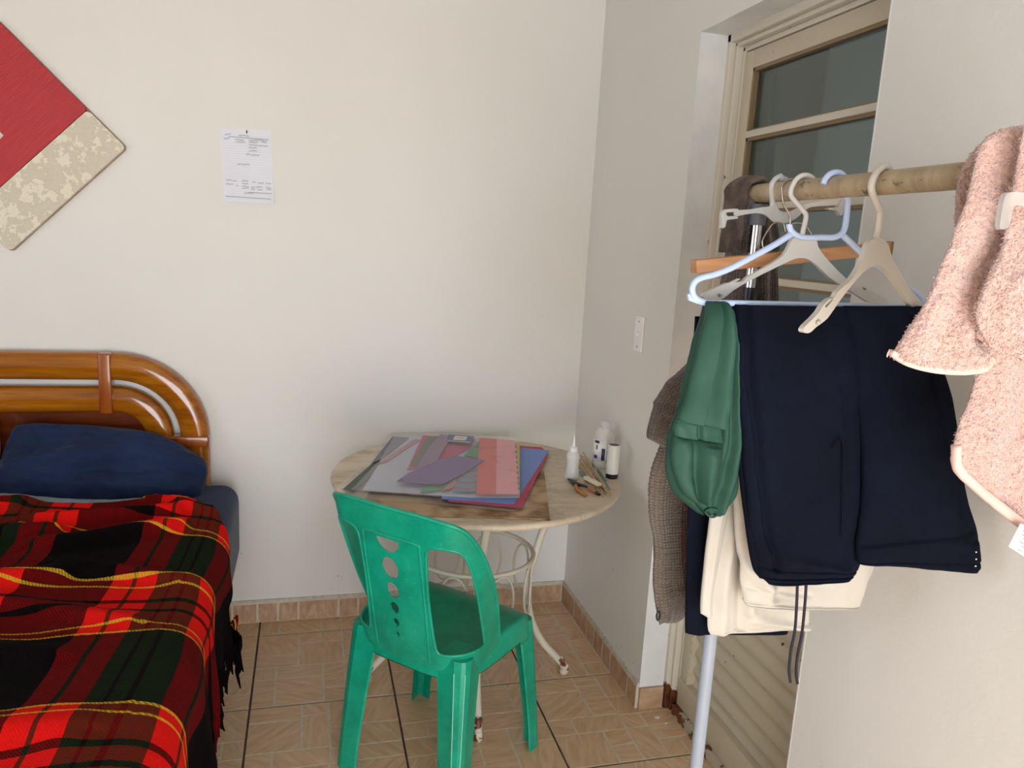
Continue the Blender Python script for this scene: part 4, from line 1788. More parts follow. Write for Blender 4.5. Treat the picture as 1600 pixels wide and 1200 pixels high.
leg(1, 1, (.192, .217), (.226, .236), .075, .045, .412)
leg(-1, 1, (-.192, .217), (-.226, .236), .075, .045, .412)
leg(1, -1, (.190, -.144), (.208, -.178), .094, .066, .430)
leg(-1, -1, (-.190, -.144), (-.208, -.178), .094, .066, .430)

# ================================================================== CLOTHES RACK
RX, RZ = -.313, 1.578
rk = empty('clothes_rack', (RX, -1.64, 0), 'clothes rack with a worn tan rail on a grey metal upright beside the door', 'clothes rack')
tube('rail', [(RX, -1.60, RZ - .0005), (RX, -1.9, RZ), (RX, -2.3, RZ + .002), (RX, -2.75, RZ + .004)], .0158, M['rail'], rk, seg=28)
tube('upright', [(RX, -1.655, .02), (RX, -1.655, .8), (RX, -1.655, 1.40)], .0125, M['steelpole'], rk, seg=24)
tube('upright_tube', [(RX, -1.655, 1.30), (RX, -1.655, 1.54)], .0098, M['chrome'], rk, seg=24)
tube('black_sleeve', [(RX, -1.655, 1.20), (RX, -1.655, 1.42)], .0135, M['black'], rk, seg=24)
tube('end_cap', [(RX, -1.655, 1.525), (RX, -1.655, 1.56)], .0145, M['greycap'], rk, seg=24)
tube('upright', [(RX, -2.72, .02), (RX, -2.72, .8), (RX, -2.72, 1.565)], .0125, M['steelpole'], rk, seg=24)
for y in (-1.655, -2.72):
    tube('foot_bar', [(RX - .24, y, .014), (RX, y, .014), (RX + .24, y, .014)], .0125, M['steelpole'], rk, seg=16)


class Plane:
    """a vertical plane through the rail at depth y0, turned by yaw: pixels of the photo are measured onto it"""
    def __init__(s, y0, yaw=0, x0=RX):
        s.p = V((x0, y0, 0))
        s.d = V((cos(yaw), sin(yaw), 0))
        s.n = V((-sin(yaw), cos(yaw), 0))

    def w(s, px, py, off=0):
        return onplane(px, py, s.p - s.n * off, s.n)

    def uv(s, px, py):
        q_ = s.w(px, py)
        return ((q_ - s.p).dot(s.d), q_.z)

    def at(s, u, z_, off=0):
        return s.p + s.d * u + V((0, 0, z_)) - s.n * off


def Z7(x, y): return (1060 + x * .3375, 240 + y * .3375)


def over_rail(pl, r, a0, a1, n=10, off=0):
    return [pl.at(r * cos(radians(a0 + (a1 - a0) * k / n)), RZ + r * sin(radians(a0 + (a1 - a0) * k / n)), off) for k in range(n + 1)]


def plate_px(name, pl, pxs, holes, th, mat, parent, n=3, step=None, bv=.001, off=0):
    ol_ = [pl.uv(*Z7(*p_)) for p_ in pxs]
    ol_ = [(p_.x, p_.y) for p_ in cr(ol_, n, True)]
    hs = []
    for h in holes:
        hh = [pl.uv(*Z7(*p_)) for p_ in h]
        hs.append([(p_.x, p_.y) for p_ in cr(hh, 3, True)])
    return plate(name, ol_, hs, lambda u, v: pl.at(u, v, off), th, mat, parent, step=step, bv=bv)


# --- clear clip hanger (far)
def clip_hanger(y0, yaw, label, dz=0, src=None):
    pl = Plane(-1.714, 0) if src is None else src
    root = empty('clip_hanger', pl.at(0, RZ), label, 'hanger', 'frosted clip hangers')
    plate_px('hanger_bar', pl, [(262, 264), (330, 258), (385, 248), (420, 244), (427, 225), (447, 225), (455, 250), (480, 268), (520, 266), (560, 246), (610, 226), (690, 214), (748, 210), (752, 232), (690, 240), (630, 246), (590, 258), (545, 298), (500, 322), (455, 324), (425, 305), (400, 285), (360, 276), (300, 284), (262, 290)],
             [], .0045, M['frost'], root)
    pts = [pl.w(*Z7(*q_)) for q_ in [(436, 240), (433, 200), (430, 165), (436, 135), (452, 115), (475, 103)]]
    pts += over_rail(pl, .0205, 95, 10, 6)
    tube('hook', cr(pts, 3), .0042, M['frost'], root, seg=10)
    for pts_ in ([(272, 256), (235, 256), (205, 262), (195, 285), (198, 325), (192, 345), (212, 340), (218, 310), (245, 305), (270, 300), (262, 288), (225, 290), (215, 280), (222, 272), (262, 270)],
                 [(745, 210), (758, 214), (762, 240), (755, 275), (742, 288), (732, 270), (712, 262), (685, 260), (690, 250), (720, 250), (735, 244)]):
        plate_px('clip', pl, pts_, [], .010, M['frost'], root, n=2, bv=.001)
    return root


clip_hanger(0, 0, 'frosted clear clip hanger hanging empty at the far end of the rail')

# --- wire hanger with wooden bar
pl = Plane(-1.742, 0)
root = empty('trouser_hanger', pl.at(0, RZ), 'wire trouser hanger with a wooden clamp bar hanging on the rail', 'hanger')
pts = over_rail(pl, .0175, 20, 170, 10)
pts += [pl.w(*Z7(*q_)) for q_ in [(484, 225), (500, 258), (514, 285), (518, 310), (516, 330)]]
tube('hook', cr(pts, 3), .0016, M['wirem'], root, seg=8)
pts = [pl.w(*Z7(*q_)) for q_ in [(392, 437), (388, 415), (392, 395), (415, 355), (438, 325), (460, 320), (485, 326), (492, 345), (497, 365), (506, 372)]]
tube('wire_arm', cr(pts, 3), .0014, M['wirem'], root, seg=8)
pts = [pl.w(*Z7(*q_)) for q_ in [(516, 330), (540, 322), (580, 326), (598, 345), (615, 375), (640, 430)]]
tube('wire_arm', cr(pts, 3), .0014, M['wirem'], root, seg=8)
A, B = pl.w(*Z7(70, 523)), pl.w(*Z7(970, 438))
d = B - A
up = V((0, 0, 1)) - d.normalized() * d.normalized().z
for s in (-1, 1):
    v, f = obb((A + B) / 2 + V((0, s * .0055, 0)), d, (0, .010, 0), up * .0205)
    bevel(mk('wooden_bar', v, f, M['barwood'], root), .0015)
M['brass'] = simple('brass_clip', '#a07a48', .35, Metallic=.7)
v, f = obb(B + V((-.002, 0, 0)), (.004, 0, 0), (0, .024, 0), (0, 0, .022))
mk('end_clasp', v, f, M['brass'], root)

# --- grey-white hanger in the middle
pl = Plane(-1.775, radians(3))
root = empty('plastic_hanger', pl.at(0, RZ), 'grey-white plastic hanger with notched arms behind the light blue hanger', 'hanger')
body = [(525, 392), (575, 385), (628, 392), (640, 430), (660, 460), (700, 508), (770, 578), (830, 608), (900, 640), (945, 668), (965, 695), (952, 712), (935, 708), (905, 690), (880, 690), (840, 668), (790, 636), (740, 605), (690, 570), (640, 522), (600, 492), (560, 483), (520, 492), (450, 525), (330, 585), (250, 632), (205, 668), (180, 674), (150, 672), (115, 668), (108, 652), (130, 640), (215, 600), (290, 592), (312, 572), (430, 506), (480, 470), (505, 430)]
sl1 = [(226, 604), (240, 596), (278, 580), (272, 590), (240, 606), (228, 615)]
cu1 = [(168, 655), (180, 648), (194, 652), (198, 662), (188, 668), (180, 662)]
sl2 = [(800, 598), (830, 606), (862, 625), (855, 632), (825, 618)]
plate_px('hanger_body', pl, body, [cu1, sl2], .007, M['hangwhite'], root, n=2, bv=.0015)
plate_px('notch_tab', pl, [(222, 612), (230, 600), (275, 578), (280, 584), (245, 602), (235, 612), (240, 622), (228, 622)], [], .006, M['hangwhite'], root, n=2)
pts = [pl.w(*Z7(*q_)) for q_ in [(572, 400), (576, 360), (586, 320), (590, 283), (570, 255), (545, 225), (522, 195), (522, 165), (540, 128)]]
pts += over_rail(pl, .0212, 130, 15, 8)
tube('hook', cr(pts, 3), .0048, M['hangwhite'], root, seg=12, sx=1.0, sy=.8)

# --- light blue tube hanger
pl = Plane(-1.848, 0)
root = empty('plastic_hanger', pl.at(0, RZ), 'light blue tubular plastic hanger carrying the green blouse and navy trousers', 'hanger')
pts = over_rail(pl, .0205, 172, -30, 12)
pts += [pl.w(*Z7(*q_)) for q_ in [(783, 220), (778, 290), (772, 335), (758, 368), (720, 388), (660, 388), (590, 390), (550, 380), (525, 362), (514, 338), (514, 328)]]
tube('hook', cr(pts, 3), .0044, M['hangblue'], root, seg=12)
pts = [pl.w(*Z7(*q_)) for q_ in [(522, 374), (440, 425), (350, 474), (240, 532), (160, 562), (110, 574), (78, 592), (64, 622), (68, 652), (88, 676), (125, 690)]]
pe = [pl.w(*Z7(*q_)) for q_ in [(758, 376), (800, 415), (850, 462), (950, 540), (1040, 610), (1090, 640), (1118, 662), (1130, 690), (1125, 712)]]
tube('arm', cr(pts, 3), .0046, M['hangblue'], root, seg=12)
tube('arm', cr(pe, 3), .0046, M['hangblue'], root, seg=12)
barL, barR = pts[-1], pe[-1]
tube('lower_bar', [barL, barL.lerp(barR, .5), barR], .0046, M['hangblue'], root, seg=12)
plate_px('hook_notch', pl, [(40, 650), (48, 646), (62, 668), (80, 672), (125, 685), (122, 706), (70, 690), (45, 680)], [], .006, M['hangblue'], root, n=1)
BY = pl.p.y
BZ = (barL.z + barR.z) / 2

# --- warm white hanger turned toward the camera
pl = Plane(-1.945, radians(24))
root = empty('plastic_hanger', pl.at(0, RZ), 'warm white plastic hanger nearest the camera, hanging empty before the navy trousers', 'hanger')
body = [(893, 396), (918, 390), (945, 400), (965, 432), (978, 480), (1000, 520), (1040, 590), (1060, 620), (1085, 652), (1112, 680), (1122, 705), (1105, 738), (1088, 732), (1068, 706), (1040, 668), (1018, 632), (985, 588), (955, 546), (935, 528), (905, 519), (878, 527), (850, 545), (820, 575), (765, 642), (735, 682), (705, 725), (678, 762), (650, 785), (625, 803), (605, 822), (588, 830), (570, 826), (567, 812), (580, 793), (610, 765), (640, 732), (660, 700), (690, 672), (714, 664), (722, 645), (755, 612), (790, 583), (830, 520), (850, 468), (868, 415)]
cu = [(622, 785), (626, 770), (638, 762), (648, 770), (645, 782), (638, 774), (632, 778), (634, 788)]
sl = [(668, 702), (680, 690), (702, 668), (706, 674), (690, 694), (672, 712)]
plate_px('hanger_body', pl, body, [cu, sl], .007, M['hangwhite2'], root, n=2, bv=.0015)
pts = [pl.w(*Z7(*q_)) for q_ in [(912, 400), (922, 360), (928, 320), (932, 280), (930, 262), (915, 225), (900, 190), (893, 160), (898, 125), (915, 90)]]
pts += over_rail(pl, .0215, 120, 15, 8)
tube('hook', cr(pts, 3), .0046, M['hangwhite2'], root, seg=12)

# --- clip hanger over the towel (right edge)
pl = Plane(-2.262, 0)
root = empty('clip_hanger', pl.at(0, RZ), 'frosted clear clip hanger at the right, in front of the pink towel', 'hanger', 'frosted clip hangers')
L0 = pl.uv(1562, 330)
ol_ = cr([(L0[0] + a_, L0[1] + b_) for a_, b_ in [(0, .012), (.006, .017), (.02, .018), (.05, .016), (.09, .022), (.13, .016), (.19, .012), (.20, .004), (.13, .0), (.09, -.01), (.05, .004), (.022, .006), (.012, .004), (.011, -.012), (.004, -.016), (0, -.012)]], 3, True)
M['frost2'] = clear('clear_plastic', (.62, .60, .58, 1), .38, .3)
plate('hanger_bar', [(p_.x, p_.y) for p_ in ol_], [], lambda u, v: pl.at(u, v), .006, M['frost2'], root, bv=.001)
pts = [pl.at(-.02, L0[1] + .018), pl.at(-.022, 1.56)] + over_rail(pl, .0205, 190, 15, 10)
tube('hook', cr(pts, 3), .0042, M['frost'], root, seg=10)

# ================================================================== GARMENTS
def R3(*rows):
    """rows of (y-depth, (px,py) left, (px,py) right) -> 3D pairs on planes parallel to the back wall, or with yaw"""
    out = []
    for r in rows:
        pl_ = Plane(r[0], r[3] if len(r) > 3 else 0)
        out.append((pl_.w(*r[1]), pl_.w(*r[2])))
    return out


# brown cardigan over the far end of the rail
cg = empty('knit_cardigan', (RX, -1.62, RZ), 'brown chunky knit cardigan draped over the far end of the rail', 'cardigan')
yy = -1.618
cloth('cardigan_body', R3((yy, (1152, 304), (1206, 304)), (yy, (1144, 320), (1207, 320)), (yy, (1136, 400), (1214, 400)), (yy, (1108, 500), (1218, 500)), (yy, (1080, 590), (1215, 590)), (yy, (1055, 680), (1180, 680)), (yy, (1030, 760), (1130, 760)), (yy, (1026, 850), (1100, 850)), (yy, (1024, 920), (1082, 930)), (yy, (1034, 972), (1050, 968))),
      .045, M['cardigan'], cg, 60, 130, folds=[(.25, .0, .2, .6, .012, .014), (.6, .0, .62, .5, .012, .016), (.45, .05, .4, .8, .01, -.012), (.85, .1, .85, .6, .01, -.012), (.1, .3, .25, .95, .012, .010)], nz=.012, nsc=9, fine=.0012, fsc=170)
# fold hooking over the rail
ap = [V((RX - .024, -1.618, RZ - .10)), V((RX - .024, -1.618, RZ - .05))]
ap += [V((RX, -1.618, RZ)) + V((sin(radians(a_)) * .0235, 0, cos(radians(a_)) * .0235)) for a_ in range(-90, 91, 15)]
ap += [V((RX + .024, -1.618, RZ - .05)), V((RX + .024, -1.618, RZ - .10))]
ap = cr(ap, 4)
vv, ff = [], []
for i_, q_ in enumerate(ap):
    tg_ = (ap[min(i_ + 1, len(ap) - 1)] - ap[max(i_ - 1, 0)]).normalized()
    nn_ = V((-tg_.z, 0, tg_.x))
    for k_ in range(24):
        a_ = 2 * pi * k_ / 24
        vv.append(q_ + nn_ * (.0075 * sin(a_)) + V((0, .036 * cos(a_), 0)))
for i_ in range(len(ap) - 1):
    for k_ in range(24):
        l_ = (k_ + 1) % 24
        ff.append((i_ * 24 + k_, i_ * 24 + l_, i_ * 24 + 24 + l_, i_ * 24 + 24 + k_))
vv = [p_ + V((fbm(p_, 40, 3), fbm(p_ + V((5, 0, 0)), 40, 2), fbm(p_ + V((0, 7, 0)), 40, 3))) * .003 for p_ in vv]
mk('cardigan_fold', vv, ff, M['cardigan2'], cg)
cloth('sleeve', R3((-1.645, (1122, 480), (1165, 480)), (-1.645, (1082, 560), (1135, 560)), (-1.645, (1040, 600), (1105, 610)), (-1.645, (1020, 640), (1090, 650)), (-1.645, (1011, 672), (1070, 700)), (-1.645, (1010, 684), (1062, 712))),
      .04, M['cardigan'], cg, 40, 60, folds=[(.4, 0, .3, .6, .01, .01), (.7, .1, .6, .9, .01, -.008), (.0, .55, 1.0, .52, .01, -.006)], nz=.006, nsc=20, fine=.001, fsc=170, edge=3)
cloth('ribbed_hem', R3((-1.640, (1034, 690), (1082, 690)), (-1.640, (1015, 740), (1076, 740)), (-1.640, (1013, 800), (1066, 800)), (-1.640, (1022, 850), (1064, 850)), (-1.640, (1020, 905), (1068, 905)), (-1.640, (1024, 945), (1070, 925)), (-1.640, (1031, 977), (1048, 955))),
      .016, M['ribknit'], cg, 40, 110, folds=[(.3, 0, .3, 1, .01, .006)], nz=.005, nsc=14, edge=5, ribs=lambda u, v: .0016 * sin(v * 260))
cloth('maroon_lining', R3((-1.632, (1062, 700), (1092, 700)), (-1.632, (1056, 800), (1092, 800)), (-1.632, (1056, 880), (1090, 880)), (-1.632, (1056, 925), (1082, 925))), .012, M['redknit'], cg, 20, 60, nz=.003)['label'] = 'dark red and pink speckled knit inner panel'
p_ = Plane(-1.655).w(1028, 962)
v, f = lathe_data((0, 0, 0), [(.001, 0), (.009, 0), (.010, .002), (.008, .004), (.001, .004)], 20)
mk('button', [p_ + V((q_[0] * .5, -q_[2], q_[1])) for q_ in v], f, M['black'], cg)

# navy garment behind the cream trousers
o = cloth('navy_trousers', R3((BY + .028, (1085, 494), (1240, 496)), (-1.79, (1082, 560), (1240, 560)), (-1.755, (1078, 700), (1235, 700)), (-1.745, (1072, 850), (1235, 850)), (-1.745, (1070, 975), (1232, 975)), (-1.745, (1072, 989), (1228, 991))),
      .014, M['navy'], None, 50, 70, folds=[(.12, 0, .1, 1, .01, .004)], nz=.003, edge=8)
tag(o, 'navy trousers hanging farthest back, showing left of and below the cream trousers', 'trousers')

# cream trousers
ct = empty('cream_trousers', (RX, -1.8, 1.4), 'cream cotton trousers folded over the hanger behind the navy sweatpants', 'trousers')
cloth('trouser_leg', R3((BY + .016, (1130, 495), (1290, 496)), (-1.815, (1136, 560), (1285, 560)), (-1.785, (1138, 680), (1280, 680)), (-1.775, (1128, 760), (1275, 760)), (-1.772, (1114, 830), (1268, 830)), (-1.772, (1106, 920), (1266, 920)), (-1.772, (1105, 975), (1265, 962)), (-1.772, (1110, 992), (1265, 984))),
      .016, M['cream'], ct, 70, 110, folds=[(.18, .3, .10, 1, .010, .008), (.3, .2, .30, .95, .010, -.008), (.40, .3, .38, .8, .009, .008), (.0, .93, 1, .92, .004, -.002), (.5, .85, .95, .97, .02, .008)], nz=.006, nsc=10, edge=8)
cloth('trouser_leg', R3((-1.790, (1126, 700), (1150, 700)), (-1.795, (1112, 780), (1140, 780)), (-1.795, (1102, 860), (1125, 860)), (-1.795, (1095, 930), (1113, 930)), (-1.795, (1094, 958), (1112, 967))),
      .012, M['cream'], ct, 20, 60, folds=[(.5, 0, .5, 1, .006, .004)], nz=.003, edge=5)
cloth('waistband', R3((BY + .004, (1150, 495), (1330, 495)), (-1.835, (1152, 600), (1335, 600)), (-1.815, (1146, 700), (1345, 700)), (-1.812, (1146, 800), (1358, 800)), (-1.812, (1152, 860), (1368, 868)), (-1.812, (1157, 905), (1355, 910)), (-1.812, (1162, 938), (1345, 946)), (-1.812, (1170, 948), (1340, 951))),
      .022, M['cream'], ct, 70, 110, folds=[(.04, .75, .5, .78, .006, -.004), (.0, .86, 1, .885, .006, -.006), (.0, .93, 1, .945, .006, -.006), (.12, .3, .18, .85, .012, .008), (.3, .3, .25, .8, .012, -.006), (.0, .62, .2, .75, .015, .008)], nz=.006, nsc=12, edge=8)

# navy sweatpants with drawstring
sp = empty('navy_sweatpants', (RX, BY, BZ), 'navy sweatpants with hanging drawstring folded over the light blue hanger', 'trousers')
YA = BY - .028
cloth('trouser_body', R3((BY - .001, (1150, 476), (1328, 479)), (BY - .012, (1150, 488), (1330, 490)), (YA, (1154, 600), (1340, 600)), (YA, (1160, 700), (1350, 700)), (YA, (1168, 800), (1352, 800)), (YA, (1180, 865), (1345, 872)), (YA, (1186, 895), (1337, 895)), (YA, (1200, 912), (1325, 906))),
      .028, M['navy'], sp, 90, 150, folds=[(.06, .0, .14, .8, .006, -.010), (.3, .35, .9, .30, .012, .003), (.2, .55, .7, .50, .012, -.003), (.0, .79, 1.0, .82, .004, -.004), (.1, .70, .8, .78, .015, .004), (.0, .885, 1, .885, .005, -.005), (.0, .945, 1, .94, .005, -.004), (.78, .3, .78, .8, .004, .0025)], nz=.008, nsc=10, edge=8)
cloth('side_fold', R3((BY - .001, (1143, 477), (1175, 477)), (YA + .010, (1146, 600), (1180, 600)), (YA + .010, (1153, 720), (1190, 720)), (YA + .010, (1165, 830), (1200, 830)), (YA + .010, (1175, 885), (1205, 890)), (YA + .010, (1186, 903), (1210, 905))),
      .02, M['navy'], sp, 20, 80, nz=.003, edge=3)
pl = Plane(YA, 0)
c1 = tube('drawstring', cr([pl.w(1246, 905), pl.w(1245, 940), pl.w(1242, 985), pl.w(1236, 1015), pl.w(1233, 1045), pl.w(1235, 1066)], 4), .0023, M['cord'], sp, seg=8)
c2 = tube('drawstring', cr([pl.w(1260, 905), pl.w(1258, 940), pl.w(1253, 990), pl.w(1246, 1025), pl.w(1244, 1050), pl.w(1246, 1068)], 4), .0023, M['cord'], sp, seg=8)
pr = []
pk = cr([pl.w(1300, 700, .018), pl.w(1316, 690, .018), pl.w(1317, 760, .018), pl.w(1315, 840, .018)], 6)
tube('pocket_seam', pk, .0012, M['navy'], sp, seg=6)

# navy trousers, right
YB = BY - .02
yw = -.30
npp = empty('navy_trousers', (RX + .1, BY, BZ), 'dark navy trousers hanging at the right between the sweatpants and the pink towel', 'trousers')
xq = RX


def RB(*rows):
    out = []
    for yo, l, r in rows:
        pl_ = Plane(BY + yo, yw)
        out.append((pl_.w(*l), pl_.w(*r)))
    return out


cloth('trouser_body', RB((.004, (1318, 478), (1440, 478)), (-.006, (1320, 492), (1445, 490)), (-.012, (1332, 600), (1478, 590)), (-.018, (1345, 700), (1496, 690)), (-.02, (1345, 790), (1512, 770)), (-.02, (1338, 850), (1530, 835)), (-.02, (1338, 872), (1531, 862)), (-.02, (1340, 880), (1526, 895))),
      .026, M['navy2'], npp, 90, 130, folds=[(.8, .15, .95, .75, .008, -.006), (.05, .72, .95, .70, .005, -.005), (.4, .0, .3, .6, .02, .005), (.0, .92, 1, .92, .005, -.003), (.6, .1, .7, .6, .015, .004), (.85, .75, 1, .95, .01, .005)], nz=.008, nsc=10, edge=8)
pl = Plane(BY - .02, yw)
for k, (a_, b_) in enumerate([(1524, 862), (1524, 873), (1523, 884)]):
    q_ = pl.w(a_, b_, .014)
    v, f = lathe_data((0, 0, 0), [(.001, 0), (.0012, 0), (.0012, .001), (.0005, .0012)], 8)
    mk('white_stitch', [q_ + V((w_[0], -w_[2] - .001, w_[1])) for w_ in v], f, M['whiteprint'], npp)

# green blouse
gr = empty('green_blouse', (RX - .18, BY, BZ), 'green polyester blouse with cuffed sleeve draped over the left end of the light blue hanger', 'blouse')
gm = M['greenfab']
cloth('blouse_back', R3((BY + .004, (1098, 474), (1142, 480)), (BY - .000, (1090, 510), (1146, 510)), (BY - .002, (1072, 570), (1150, 570)), (BY - .002, (1054, 640), (1153, 640)), (BY - .004, (1040, 690), (1153, 690)), (BY - .004, (1037, 730), (1152, 730)), (BY - .006, (1048, 765), (1148, 765)), (BY - .008, (1068, 785), (1135, 785)), (BY - .008, (1085, 798), (1120, 798))),
      .03, gm, gr, 60, 110, folds=[(.9, .2, .62, .95, .012, -.010)], nz=.010, nsc=10, edge=4, ribs=lambda u, v: .014 * (((u + .10 * v) * 3.0 + .3) % 1) ** 1.3)
cloth('sleeve', R3((BY - .006, (1103, 470), (1128, 470)), (BY - .022, (1101, 500), (1138, 500)), (BY - .024, (1086, 560), (1140, 560)), (BY - .026, (1070, 620), (1136, 620)), (BY - .028, (1060, 648), (1130, 658)), (BY - .028, (1058, 658), (1130, 668))),
      .022, gm, gr, 60, 90, folds=[(.75, 0, .8, 1, .010, .006)], nz=.005, nsc=14, edge=5, ribs=lambda u, v: .012 * ((u * 2.1 + .05 + .08 * v) % 1) ** 1.3)
cloth('sleeve_cuff', R3((BY - .030, (1056, 655), (1128, 663)), (BY - .032, (1052, 668), (1128, 676)), (BY - .031, (1054, 682), (1128, 693))), .022, gm, gr, 50, 20, folds=[(.47, 0, .49, 1, .004, -.008), (.0, .1, 1, .1, .003, -.002)], nz=.004, nsc=26, edge=5)
cloth('sleeve_puff', R3((BY - .030, (1052, 680), (1124, 690)), (BY - .038, (1050, 705), (1128, 712)), (BY - .040, (1054, 740), (1124, 744)), (BY - .038, (1066, 770), (1112, 772)), (BY - .030, (1082, 784), (1100, 784))),
      .030, gm, gr, 60, 60, folds=[(.42, 0, .48, 1, .007, -.014), (.75, .1, .6, 1, .010, .008)], nz=.006, nsc=20, edge=3.5)
cloth('blouse_front', R3((BY - .010, (1124, 478), (1143, 484)), (BY - .018, (1128, 520), (1149, 520)), (BY - .020, (1128, 620), (1152, 620)), (BY - .022, (1122, 700), (1154, 700)), (BY - .024, (1106, 750), (1150, 750)), (BY - .026, (1098, 780), (1140, 780)), (BY - .024, (1104, 804), (1124, 806))),
      .024, gm, gr, 40, 90, folds=[(.5, .1, .35, 1, .005, -.006), (.8, .2, .7, .95, .006, .006)], nz=.005, nsc=18, edge=3)
pl = Plane(BY - .02, 0)
tube('sleeve_opening', cr([pl.w(1102, 800, .012), pl.w(1110, 795, .018), pl.w(1120, 797, .016), pl.w(1122, 803, .014), pl.w(1112, 808, .016)], 4, True), .0018, gm, gr, closed=True, seg=8)

# pink towel
tw = empty('pink_towel', (RX, -2.12, RZ), 'pale pink terry towel hung over the near end of the rail', 'towel')
TY = -2.10


def RT(y0, yaw_, *rows):
    pl_ = Plane(y0, yaw_)
    return [(pl_.w(*l), pl_.w(*r)) for l, r in rows]


cloth('towel_back', RT(-2.095, 0, ((1545, 212), (1700, 190)), ((1512, 250), (1700, 230)), ((1494, 320), (1700, 300)), ((1490, 390), (1700, 400)), ((1510, 460), (1700, 500)), ((1526, 540), (1700, 600)), ((1520, 610), (1700, 700)), ((1500, 660), (1700, 780)), ((1490, 700), (1700, 870)), ((1494, 729), (1700, 905))),
      .018, M['terry'], tw, 150, 340, folds=[(.2, 0, .15, .9, .02, .012), (.45, .1, .4, 1, .02, -.012), (.7, .0, .65, 1, .02, .012)], nz=.008, nsc=9, fine=.0022, fsc=190, edge=7)
cloth('towel_front', RT(-2.165, -.15, ((1560, 202), (1720, 175)), ((1535, 225), (1720, 215)), ((1515, 290), (1720, 300)), ((1488, 360), (1715, 380)), ((1462, 420), (1640, 420)), ((1436, 480), (1570, 470)), ((1414, 520), (1530, 520)), ((1396, 550), (1545, 556)), ((1392, 558), (1548, 572))),
      .016, M['terry'], tw, 150, 240, folds=[(.35, .05, .70, .85, .022, .020), (.60, .1, .98, .75, .012, -.020), (.1, .3, .2, 1, .02, .008)], sag=lambda u, v, p: p - V((0, 0, .008 * sin(pi * u) * v ** 8)), nz=.006, nsc=12, fine=.0020, fsc=200, edge=7)
cloth('towel_fold', RT(-2.20, -.1, ((1600, 200), (1720, 180)), ((1585, 300), (1720, 300)), ((1570, 380), (1720, 380)), ((1535, 450), (1640, 450)), ((1525, 500), (1640, 520)), ((1545, 545), (1640, 580))),
      .016, M['terry'], tw, 90, 200, folds=[(.3, 0, .3, 1, .012, .010)], nz=.006, nsc=12, fine=.0020, fsc=200, edge=5)
def loops(src, n_, ln, parent, seed=1):
    """short yarn loops standing off the towel's face"""
    rg_ = random.Random(seed)
    me = src.data
    polys = list(me.polygons)
    vs_, fs_ = [], []
    vc = me.vertices
    for _ in range(n_):
        p_ = rg_.choice(polys)
        c_ = vc[p_.vertices[0]].co.lerp(vc[p_.vertices[2]].co, rg_.random())
        nn_ = p_.normal
        tt = V((rg_.uniform(-1, 1), rg_.uniform(-.6, .2), rg_.uniform(-1.2, .5)))
        tt = (tt + nn_ * 1.4).normalized()
        l_ = ln * rg_.uniform(.5, 1.2)
        sd_ = tt.cross(V((rg_.uniform(-1, 1), rg_.uniform(-1, 1), rg_.uniform(-1, 1)))).normalized() * .00042
        s2 = tt.cross(sd_).normalized() * .00042
        k_ = len(vs_)
        m_ = c_ + tt * l_ * .6 + V((0, 0, -l_ * .05))
        e_ = c_ + tt * l_ + V((0, 0, -l_ * .35))
        vs_ += [c_ + sd_, c_ - sd_ * .5 + s2, c_ - sd_ * .5 - s2, m_ + sd_, m_ - sd_ * .5 + s2, m_ - sd_ * .5 - s2, e_]
        fs_ += [(k_, k_ + 1, k_ + 4, k_ + 3), (k_ + 1, k_ + 2, k_ + 5, k_ + 4), (k_ + 2, k_, k_ + 3, k_ + 5), (k_ + 3, k_ + 4, k_ + 6), (k_ + 4, k_ + 5, k_ + 6), (k_ + 5, k_ + 3, k_ + 6)]
    o_ = mk('terry_loops', vs_, fs_, M['loop'], parent)
    o_['kind'] = 'stuff'
    return o_


M['loop'] = simple('pink_yarn', '#e2c0b5', .9)
for k_, o_ in enumerate([c for c in tw.children if c.name.startswith(('towel_back', 'towel_front', 'towel_fold'))]):
    loops(o_, 11000 if o_.name.startswith('towel_back') else 4500, .0030, o_, k_)


# woven hems as flat bands


def hemband(name, plp, outer, inner, off, th=.011):
    rows_ = [(plp.w(*o_, off), plp.w(*i_, off)) for o_, i_ in zip(outer, inner)]
    # the band runs along the edge, so build it as a small swept box with rounded faces
    O_, I_ = cr([r_[0] for r_ in rows_], 10), cr([r_[1] for r_ in rows_], 10)
    n_ = len(O_)
    vs_, fs_ = [], []
    m_ = 12
    for i_ in range(n_):
        c_ = (O_[i_] + I_[i_]) / 2
        h_ = (O_[i_] - I_[i_]) / 2
        for k_ in range(m_):
            a_ = 2 * pi * k_ / m_
            ca, sa = cos(a_), sin(a_)
            vs_.append(c_ + h_ * (abs(ca) ** .6 * (1 if ca > 0 else -1)) + plp.n * (th / 2 * abs(sa) ** .7 * (1 if sa > 0 else -1) * (1 + .12 * sin(i_ * 1.3))))
    for i_ in range(n_ - 1):
        for k_ in range(m_):
            l_ = (k_ + 1) % m_
            fs_.append((i_ * m_ + k_, i_ * m_ + l_, i_ * m_ + m_ + l_, i_ * m_ + m_ + k_))
    fs_ += [tuple(range(m_)), tuple((n_ - 1) * m_ + k_ for k_ in range(m_))]
    return fixnormals(mk(name, vs_, fs_, M['terryhem'], tw))


hemband('towel_hem', Plane(-2.095, 0), [(1489, 697), (1491, 735), (1520, 766), (1560, 800), (1600, 831), (1660, 866)], [(1499, 694), (1502, 725), (1530, 755), (1569, 787), (1608, 816), (1668, 850)], .002, .011)
hemband('towel_hem', Plane(-2.165, -.15), [(1389, 555), (1416, 572), (1458, 583), (1505, 586), (1540, 580), (1553, 562)], [(1394, 546), (1420, 560), (1460, 571), (1505, 574), (1536, 567), (1543, 554)], .002, .010)
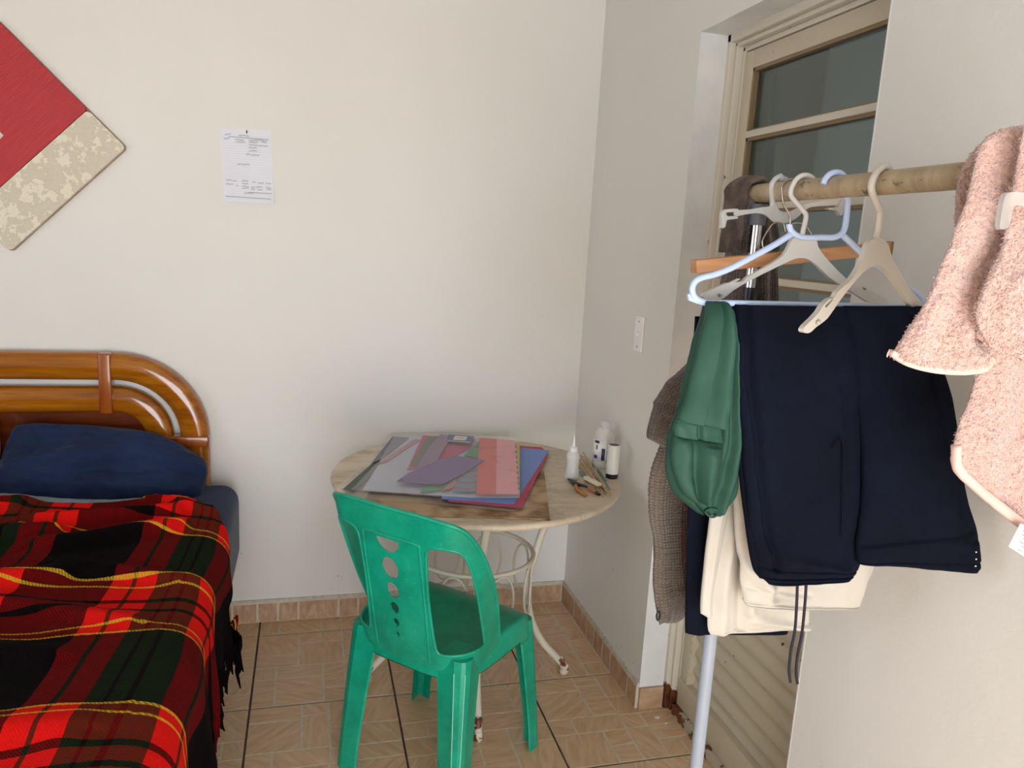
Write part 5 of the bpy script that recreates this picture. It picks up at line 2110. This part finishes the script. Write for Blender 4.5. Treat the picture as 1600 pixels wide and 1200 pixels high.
# tag with care symbols
pl = Plane(-2.115, 0)
tg = [pl.uv(1592, 817), pl.uv(1640, 835), pl.uv(1625, 885), pl.uv(1574, 853)]
tgo = plate('care_label', tg, [], lambda u, v: pl.at(u, v, .002 * sin(u * 60)), .0006, M['whiteprint'], tw)
pr = []
rg = random.Random(4)
for k in range(6):
    a_ = V((1588 + rg.uniform(0, 3) - k * 1.2, 824 + k * 6.0))
    for j in range(3):
        p0 = a_ + V((6 + j * 12, 4 + j * 4.5))
        pr.append(strip_data([pl.uv(p0.x + 8 * i / 5, p0.y + 3 * i / 5 + rg.uniform(-.6, .6)) for i in range(6)], .0008, lambda u, v: pl.at(u, v, .002 * sin(u * 60) + .0008), V((0, 0, 0))))
c_ = pl.uv(1586, 834)
pr.append(strip_data([(c_[0] + .0016 * cos(t_ * .6), c_[1] + .0016 * sin(t_ * .6)) for t_ in range(12)], .0005, lambda u, v: pl.at(u, v, .0008 + .002 * sin(u * 60)), V((0, 0, 0))))
v, f = merge(pr)
mk('care_text', v, f, M['pencil'], tgo)
plh = Plane(-2.165, -.15)
tube('loose_thread', cr([plh.w(1394, 552), plh.w(1388, 550), plh.w(1386, 558), plh.w(1390, 546)], 4), .0006, M['terryhem'], tw, seg=6)

# ================================================================== FLOOR LITTER
A = atZ(1062, 1124, 0)
v, f = obb(A + V((0, 0, .0035)), (.020, -.006, 0), (.003, .010, 0), (0, 0, .005))
o = bevel(mk('red_scrap', v, f, simple('red_plastic', '#a8323c', .5)), .001)
tag(o, 'small red plastic scrap on the floor at the foot of the door', 'scrap')
for (a_, b_), r_, lb_ in (((1027, 1121), .009, 'larger white paint chip on the floor tiles near the doorway'), ((1041, 1130), .005, 'smaller white paint chip on the floor tiles near the doorway')):
    c_ = atZ(a_, b_, .0012)
    ol_ = [(c_.x + r_ * cos(t_) * (1 + .2 * sin(3 * t_)), c_.y + r_ * .6 * sin(t_)) for t_ in [2 * pi * k / 14 for k in range(14)]]
    o = plate('paint_chip', ol_, [], lambda u, v: V((u, v, .0014)), .001, M['whiteprint'])
    tag(o, lb_, 'chip')
